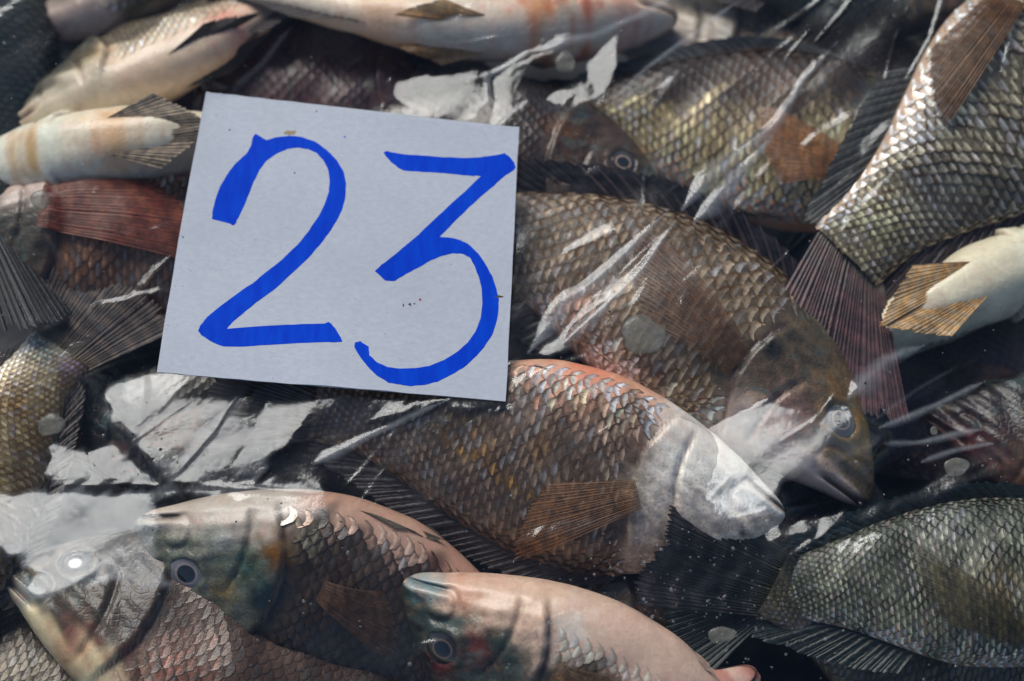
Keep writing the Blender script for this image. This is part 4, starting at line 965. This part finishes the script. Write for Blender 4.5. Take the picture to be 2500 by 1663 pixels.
def crease(pts, h=9.0, wd=9.0, w1=None, haze=0.0):
    """a fold: a straight-sided ridge, its light side one even slope"""
    global Z, GLARE_HAZE
    add = np.zeros_like(Z); rel = np.zeros_like(Z)
    pw = [W2(p) for p in pts]; n = len(pw) - 1
    for i in range(n):
        d_, t = seg_dist(pw[i], pw[i + 1])
        u = (i + t) / n
        c3 = np.array([*(pw[i] + pw[i + 1]) / 2, ZREF]); v = CAM - c3; v /= np.linalg.norm(v); hv = SUN + v
        dr = (pw[i + 1] - pw[i]) / (np.linalg.norm(pw[i + 1] - pw[i]) + 1e-9)
        need = abs(hv[0] / hv[2] * dr[1] - hv[1] / hv[2] * dr[0])
        sl_ = np.clip(need, .12, .62) * (1.0 if h >= 6 else min(1.0, .35 + .16 * h))
        ww = lerp(wd, wd if w1 is None else w1, u) * 1.15
        ww = ww * (np.minimum(sstep(0, .15, u), sstep(1, .85, u)) * .85 + .15) * (1 + .18 * NZ2)
        q = np.clip(1 - d_ / ww, 0, 1)
        q = q - .12 * np.exp(-(d_ / (ww * .18)) ** 2)
        add = np.maximum(add, sl_ * ww * np.clip(q, 0, 1)); rel = np.maximum(rel, np.clip(q, 0, 1))
    Z = Z + add
    if haze: GLARE_HAZE = np.maximum(GLARE_HAZE, haze * rel ** 1.2)  # bright streak of the fold, painted as a milky band

# slow slack ripples in the whole sheet
Z = Z + 5 * np.sin(GX * .0105 + GY * .006 + 1) * np.sin(GY * .009 - GX * .004) + 2.2 * np.sin(GX * .031 + 1.2 * np.sin(GY * .012)) * np.sin(GY * .027 + .6)

facet([(945, 188), (1185, 182), (1198, 262), (1160, 316), (1030, 300), (1000, 262), (955, 215)], 1.0)
facet([(1190, 215), (1215, 195), (1260, 280), (1300, 245), (1240, 312), (1200, 312)], .95)
facet([(1425, 150), (1515, 78), (1478, 258), (1462, 250)], .95)
facet([(1195, 190), (1270, 146), (1400, 112), (1420, 128), (1290, 160), (1215, 205)], 1.0)
facet([(1300, 245), (1370, 226), (1480, 258), (1350, 250)], 1.0, soft=4)
facet([(250, 925), (400, 890), (600, 950), (580, 1010), (630, 1060), (520, 1185), (400, 1172), (300, 1040)], 1.0, haze=.10)
facet([(665, 960), (760, 960), (645, 1160), (560, 1180)], .92, haze=.10)
facet([(120, 1085), (270, 1080), (395, 1180), (130, 1185)], .95, haze=.10)
facet([(0, 1200), (150, 1192), (372, 1200), (362, 1238), (388, 1280), (393, 1400), (420, 1432), (370, 1440), (215, 1436), (110, 1475), (60, 1370), (0, 1345), (-60, 1340), (-60, 1200)], .97, haze=.20)
facet([(385, 1196), (620, 1175), (770, 1190), (800, 1260), (700, 1280), (560, 1215), (400, 1215)], .85, haze=.12)
facet([(1660, 1085), (1740, 1040), (1850, 975), (1905, 1010), (1990, 1040), (2015, 1100), (1965, 1160), (1900, 1200), (1870, 1262), (1780, 1275), (1705, 1190)], .97, haze=.08)
facet([(1990, 1010), (2060, 1020), (2130, 1090), (2100, 1150), (2020, 1150), (1975, 1060)], .8, haze=.05)
facet([(1850, 1305), (2040, 1256), (2240, 1192), (2425, 1135), (2425, 1172), (2230, 1240), (2060, 1290), (1890, 1322)], 1.0, rip=.1)
facet([(2040, 1330), (2200, 1285), (2330, 1262), (2290, 1300), (2100, 1352)], .95)
facet([(1310, 860), (1420, 760), (1470, 740), (1400, 870), (1330, 890)], .95, haze=.05)
facet([(640, 1100), (770, 955), (800, 965), (700, 1120)], 1.0)

settle()
crease([(1290, 875), (1400, 745), (1490, 670), (1625, 532)], 15, 32, 8, haze=.34)
crease([(1370, 860), (1470, 770), (1545, 700), (1655, 540)], 12, 22, 7, haze=.28)
crease([(1560, 690), (1610, 610), (1665, 545)], 6, 5)
crease([(1660, 530), (1760, 420), (1900, 300), (1960, 200), (2040, 110)], 14, 30, 6, haze=.34)
crease([(1690, 560), (1800, 440), (1890, 330)], 14, 40, 12, haze=.34)
crease([(1490, 262), (1580, 170), (1700, 80), (1800, 0)], 10, 11, haze=.3)
crease([(1195, 310), (1192, 195), (1290, 142), (1450, 100), (1560, 45), (1660, -20)], 10, 12, haze=.3)
crease([(1500, 250), (1560, 195), (1660, 130)], 6, 5)
crease([(770, 1140), (900, 1075), (1095, 988)], 11, 18, 5, haze=.34)
crease([(2060, 985), (2160, 890), (2250, 850)], 15, 28, 9, haze=.28)
crease([(2110, 1050), (2230, 960), (2330, 900)], 7, 7, haze=.06)
crease([(2120, 1065), (2270, 1000), (2400, 935)], 9, 9, haze=.3)
crease([(2140, 1100), (2250, 1085), (2400, 1050)], 8, 8, haze=.3)
crease([(2240, 1135), (2330, 1105), (2430, 1085)], 8, 7, haze=.3)
crease([(1760, 1285), (1950, 1240), (2120, 1200), (2250, 1150)], 8, 8)
crease([(2060, 1345), (2200, 1300), (2330, 1255)], 6, 6)
crease([(1640, 1060), (1720, 1000), (1800, 960)], 6, 6, haze=.06)
crease([(720, 260), (900, 150), (1100, 120), (1400, 85), (1560, 70)], 8, 7)
crease([(150, 290), (270, 150), (350, 80), (450, -10)], 8, 8)
crease([(560, 260), (650, 185), (720, 100)], 6, 9, haze=.08)
crease([(-40, 1185), (200, 1190), (480, 1190), (800, 1215)], 8, 9)
crease([(210, 940), (330, 1060), (410, 1175)], 8, 8)
crease([(600, 930), (520, 1060), (420, 1180)], 8, 8)
crease([(180, 700), (250, 600), (420, 560)], 6, 8)
crease([(110, 560), (190, 700), (240, 800), (330, 870)], 7, 10, haze=.06)
crease([(2190, 240), (2260, 120), (2300, -10)], 6, 9, haze=.06)
crease([(2420, 240), (2450, 120), (2480, -10)], 6, 9, haze=.06)
crease([(530, 60), (600, 120), (660, 90)], 7, 6)
crease([(1450, 560), (1560, 600), (1700, 730), (1860, 840)], 4, 5)
rr_ = np.random.default_rng(3)
for q in range(170):                                  # hairline tension wrinkles
    px, py = rr_.uniform(0, 2500), rr_.uniform(0, 1663)
    an = math.radians(rr_.normal(38, 22)); ln = rr_.uniform(40, 260)
    ex, ey = px + ln * math.cos(an), py - ln * math.sin(an)
    crease([(px, py), ((px + ex) / 2 + rr_.normal(0, 8), (py + ey) / 2 + rr_.normal(0, 8)), (ex, ey)], rr_.uniform(.8, 3.6), rr_.uniform(3, 7))
for q in range(44):                                  # broad soft folds that carry only a sheen
    px, py = rr_.uniform(-50, 2500), rr_.uniform(0, 1700)
    an = math.radians(rr_.normal(36, 16)); ln = rr_.uniform(160, 520)
    ex, ey = px + ln * math.cos(an), py - ln * math.sin(an)
    crease([(px, py), ((px + ex) / 2 + rr_.normal(0, 16), (py + ey) / 2 + rr_.normal(0, 16)), (ex, ey)], rr_.uniform(.6, 2.2), rr_.uniform(14, 40), rr_.uniform(5, 20))
# where the number card lies the film is pressed flat beneath it
CARD_PX = [(504, 224), (545, 229), (722, 250), (880, 276), (1053, 297), (1088, 300), (1268, 314), (1255, 556), (1235, 980), (880, 950), (625, 932), (386, 912), (436, 588)]
cp0 = [W2(p) for p in CARD_PX]; inc = poly_sd(cp0) > 0
Acf = np.stack([GX[inc], GY[inc], np.ones(inc.sum())], -1)
cf = np.linalg.lstsq(Acf, Z[inc], rcond=None)[0]
cf[2] += np.percentile(Z[inc] - Acf @ cf, 96) + 3       # the card rests on the highest ripples of the film
cn = np.array([-cf[0], -cf[1], 1.0]); cn /= np.linalg.norm(cn)
cA = np.array([0.0, 0.0, cf[2]])
card_poly = [at_plane(p[0], p[1], cA, cn)[:2] for p in CARD_PX]
cz = cA[2] - ((GX - cA[0]) * cn[0] + (GY - cA[1]) * cn[1]) / cn[2]
sdc = poly_sd(card_poly)
mk = sstep(-25, -3, sdc)

Z = lerp(Z, np.minimum(Z, cz - 3.0), mk)
idx = np.arange(nx * ny).reshape(ny, nx)
FFm = np.stack([idx[:-1, :-1], idx[:-1, 1:], idx[1:, 1:], idx[1:, :-1]], -1).reshape(-1, 4)
film = mesh_obj('plastic_film', np.stack([GX, GY, Z], -1).reshape(-1, 3), FFm, M_FILM, cols={'info': np.stack([GLARE_HAZE.ravel(), 0 * GLARE_HAZE.ravel(), 0 * GLARE_HAZE.ravel()], -1)})
tag(film, 'wrinkled clear plastic sheet stretched over all the fish', 'plastic sheet')

def film_z(x, y):
    i = int(np.clip((x - FX0) / fc_, 0, nx - 1)); j = int(np.clip((y - FY0) / fc_, 0, ny - 1))
    return Z[j, i]

# ------------------------------------------------------------------ number card
def dens(p, n=3):
    out_ = []
    for i in range(len(p)):
        a_, b_ = np.array(p[i], float), np.array(p[(i + 1) % len(p)], float)
        for q in range(n): out_.append(tuple(lerp(a_, b_, q / n)))
    return out_
def curl(x, y):
    """the card is a little warped: its corners lift, a soft wave runs across"""
    return 16 * max(0, (-x - y - 250) / 550) ** 2 + 12 * max(0, (x + y - 300) / 500) ** 2 + 2.5 * math.sin(x * .009 + 1) + 2 * math.sin(y * .011 + x * .004)
def slab(name, px, h0, h1, mat, parent):
    lo = [at_plane(x, y, cA, cn) for x, y in px]
    bm = bmesh.new(); org = np.array(parent['_o'])
    vb = [bm.verts.new(tuple((p + cn * h1 - org) * S)) for p in lo]
    va = [bm.verts.new(tuple((p + cn * h0 - org) * S)) for p in lo]
    n = len(px)
    top = bm.faces.new(vb); bot = bm.faces.new(va[::-1])
    for i in range(n): bm.faces.new((va[i], va[(i + 1) % n], vb[(i + 1) % n], vb[i]))
    bmesh.ops.triangulate(bm, faces=[top, bot], quad_method='BEAUTY', ngon_method='EAR_CLIP')
    for ax in (0, 1):
        lo_, hi_ = (-480, 480)
        for q in range(lo_, hi_, 32):
            pv = [0, 0, 0]; pv[ax] = q * S; nv_ = [0, 0, 0]; nv_[ax] = 1
            bmesh.ops.bisect_plane(bm, geom=bm.verts[:] + bm.edges[:] + bm.faces[:], plane_co=pv, plane_no=nv_)
    for v_ in bm.verts:
        x_, y_ = v_.co.x / S, v_.co.y / S
        v_.co += Vector(cn) * S * curl(x_, y_)
    bmesh.ops.recalc_face_normals(bm, faces=bm.faces)
    me = bpy.data.meshes.new(name); bm.to_mesh(me); bm.free(); me.materials.append(mat)
    o = bpy.data.objects.new(name, me); COL.objects.link(o); o.parent = parent
    return o
cc_ = at_plane(820, 600, cA, cn)
card = root('number_card', cc_)
tag(card, 'pale grey square card with a handwritten blue 23 lying on the plastic', 'price card')
edge_px = dens(CARD_PX, 6)
edge_px = [(x + rr_.normal(0, .7), y + rr_.normal(0, .7)) for x, y in edge_px]
slab('card_sheet', edge_px, 0.0, 2.6, M_PAPER, card)
def cr(pts): return [(370 + x / 1.9602, 200 + y / 1.9602) for x, y in pts]
TWO = [(497,250),(505,254),(550,281),(600,266),(660,261),(720,266),(785,290),(840,330),(890,382),(920,432),(932,490),(928,560),(915,612),(885,672),(850,727),(805,785),(745,850),(680,910),(590,992),(500,1057),(430,1115),(390,1150),(362,1184),(480,1173),(600,1166),(720,1160),(830,1158),(848,1150),(862,1160),(880,1184),(905,1222),(914,1247),(850,1249),(700,1252),(560,1261),(450,1269),(345,1271),(290,1247),(240,1215),(225,1195),(235,1170),(270,1125),(330,1073),(400,1020),(480,965),(540,915),(620,855),(700,780),(750,720),(800,650),(830,590),(850,530),(854,480),(848,430),(825,380),(790,343),(750,325),(700,318),(650,324),(600,345),(550,380),(520,420),(490,480),(470,530),(440,600),(415,650),(400,682),(388,686),(370,677),(330,667),(288,655),(293,610),(310,550),(330,500),(360,450),(400,395),(455,345),(478,305),(486,264)]
THREE = [(1110,342),(1122,335),(1150,340),(1200,350),(1300,356),(1400,363),(1500,366),(1570,364),(1640,355),(1690,347),(1712,360),(1735,390),(1744,413),(1730,428),(1690,452),(1640,498),(1580,548),(1520,602),(1450,672),(1378,745),(1430,748),(1480,760),(1525,785),(1565,825),(1600,875),(1630,930),(1650,990),(1662,1040),(1660,1100),(1648,1160),(1630,1210),(1590,1270),(1540,1325),(1490,1370),(1430,1405),(1370,1435),(1310,1452),(1240,1458),(1190,1452),(1135,1443),(1080,1408),(1030,1360),(990,1305),(970,1270),(975,1250),(990,1245),(1003,1245),(1010,1252),(1040,1270),(1043,1310),(1080,1345),(1130,1367),(1190,1374),(1260,1372),(1330,1360),(1400,1330),(1460,1295),(1510,1250),(1550,1195),(1575,1130),(1583,1060),(1580,990),(1565,930),(1545,880),(1523,842),(1490,826),(1440,822),(1390,835),(1340,855),(1280,890),(1220,920),(1165,955),(1120,954),(1070,907),(1100,880),(1160,835),(1220,785),(1280,733),(1350,665),(1420,600),(1500,527),(1578,452),(1540,452),(1460,444),(1380,438),(1300,435),(1210,428),(1180,415),(1150,390),(1122,360)]
def wob(p, a_): return [(x + rr_.normal(0, a_), y + rr_.normal(0, a_)) for x, y in p]
slab('digit_two', wob(dens(cr(TWO), 3), .35), 2.4, 3.0, M_INK, card)
slab('digit_three', wob(dens(cr(THREE), 3), .35), 2.4, 3.0, M_INK, card)
M_STAIN = mat_flat('ochre_stain', (.34, .25, .12), .6); M_SPK = mat_flat('dark_speck', (.06, .05, .04), .6); M_RSPK = mat_flat('red_speck', (.40, .03, .05), .6)
def blob(cx, cy, rx, ry, n=14, j=.25): return [(cx + rx * math.cos(2 * math.pi * i / n) * (1 + rr_.normal(0, j)), cy + ry * math.sin(2 * math.pi * i / n) * (1 + rr_.normal(0, j))) for i in range(n)]
slab('stain', blob(709, 325, 14, 5), 2.4, 3.15, M_STAIN, card)
slab('speck', blob(1026, 732, 3, 3, 8, .1), 2.4, 3.1, M_RSPK, card)
for (x, y, a_, b_) in ((1001, 744, 4, 3), (985, 746, 2, 4), (1218, 724, 9, 2.5), (561, 318, 2, 3), (773, 273, 3, 1.5), (1012, 742, 2, 2), (720, 424, 2, 2), (447, 579, 2, 2)):
    slab('speck', blob(x, y, a_, b_, 8, .2), 2.4, 3.1, M_SPK, card)
slab('speck', blob(842, 336, 2, 2, 8, .1), 2.4, 3.1, M_INK, card)

# ------------------------------------------------------------------ ice pellets caught under the film
ICE = [(1380, 152, 30, 30, 'round clear ice disc on the pale fish above the card'), (1563, 220, 17, 15, 'small ice disc near the crease right of the dark fish head'),
       (1570, 818, 58, 47, 'large cloudy ice lump on the side fin right of the card'), (98, 488, 23, 29, 'oval ice lump beside the copper fish at the left edge'),
       (125, 1037, 31, 31, 'round ice disc on the golden fish at the left edge'), (413, 1122, 24, 22, 'dull ice disc under the white glare below the card'),
       (1762, 1550, 32, 20, 'pale ice lump on the black tail at the bottom right'), (2335, 1140, 30, 24, 'flat ice disc on the red brown fish at the right edge'),
       (2280, 1052, 10, 10, 'tiny ice bead among the right hand creases')]
for (px, py, a_, b_, lab) in ICE:
    p = at(px, py, -60)
    for _ in range(4): p = at(px, py, film_z(p[0], p[1]) - b_ * .25)
    vs, fs = [], []
    nlat, nlon = 9, 20
    ph0 = rr_.uniform(0, 6)
    for i in range(nlat + 1):
        la = math.pi * i / nlat
        for j in range(nlon):
            lo = 2 * math.pi * j / nlon
            rad = math.sin(la) ** .6 * (1 + .09 * math.sin(2 * lo + ph0) + .07 * math.sin(3 * lo + ph0 * 2) + .04 * math.sin(5 * lo))
            vs.append(p + np.array([a_ * rad * math.cos(lo), b_ * rad * math.sin(lo), .22 * b_ * math.cos(la)]))
    for i in range(nlat):
        for j in range(nlon):
            fs.append((i * nlon + j, (i + 1) * nlon + j, (i + 1) * nlon + (j + 1) % nlon, i * nlon + (j + 1) % nlon))
    o = mesh_obj('ice_pellet', vs, fs, M_ICE, org=p)
    tag(o, lab, 'ice', 'ice pellets under the plastic')

# ------------------------------------------------------------------ water beads and dirt flecks on the film
def scatter(name, n, pick, rmin, rmax, mat, flat, label, cat):
    vs, fs = [], []
    for q in range(n):
        px, py, r_q = pick()
        p = at(px, py, -60); p = at(px, py, film_z(p[0], p[1]))
        zf = film_z(p[0], p[1])
        rad = r_q * rr_.uniform(.7, 1.3); e = rr_.uniform(.75, 1.3); an = rr_.uniform(0, 6.28)
        b0 = len(vs)
        for i, (rk, hk) in enumerate(((1, 0), (.8, .45), (.45, .8))):
            for j in range(8):
                aa = j * math.pi / 4
                x, y = rad * rk * math.cos(aa) * e, rad * rk * math.sin(aa) / e
                vs.append((p[0] + x * math.cos(an) - y * math.sin(an), p[1] + x * math.sin(an) + y * math.cos(an), zf + .6 + hk * rad * flat))
        vs.append((p[0], p[1], zf + .6 + .92 * rad * flat))
        for i in range(2):
            for j in range(8): fs.append((b0 + i * 8 + j, b0 + i * 8 + (j + 1) % 8, b0 + i * 8 + 8 + (j + 1) % 8, b0 + i * 8 + 8 + j))
        for j in range(8): fs.append((b0 + 16 + j, b0 + 16 + (j + 1) % 8, b0 + 24))
    o = mesh_obj(name, np.array(vs), fs, mat)
    tag(o, label, cat, kind='stuff')
def in_card(px, py): return 370 < px < 1285 and 205 < py < 995
def pick_bead():
    while True:
        if rr_.random() < .32: px, py = rr_.normal(1750, 200), rr_.normal(1480, 110)
        else: px, py = rr_.uniform(0, 2500), rr_.uniform(0, 1663)
        if not in_card(px, py) and 0 < px < 2500 and 0 < py < 1663: return px, py, rr_.choice([1.6, 2.2, 3.0, 4.5], p=[.4, .35, .18, .07])
scatter('water_beads', 620, pick_bead, 1, 4, M_DROP, .7, 'fine water beads and bubbles sprinkled over the plastic', 'water')
M_DIRT = mat_flat('dirt_fleck', (.012, .011, .01), .8)
def pick_dirt():
    while True:
        if rr_.random() < .7: px, py = rr_.normal(470, 170), rr_.normal(1090, 90)
        else: px, py = rr_.uniform(0, 2500), rr_.uniform(0, 1663)
        if not in_card(px, py) and 0 < px < 2500 and 0 < py < 1663: return px, py, rr_.choice([1.2, 1.8, 3.2], p=[.6, .3, .1])
scatter('dirt_flecks', 170, pick_dirt, 1, 3, M_DIRT, .3, 'small black dirt flecks on the plastic below the card', 'dirt')
for o in bpy.data.objects:
    if '_o' in o: del o['_o']
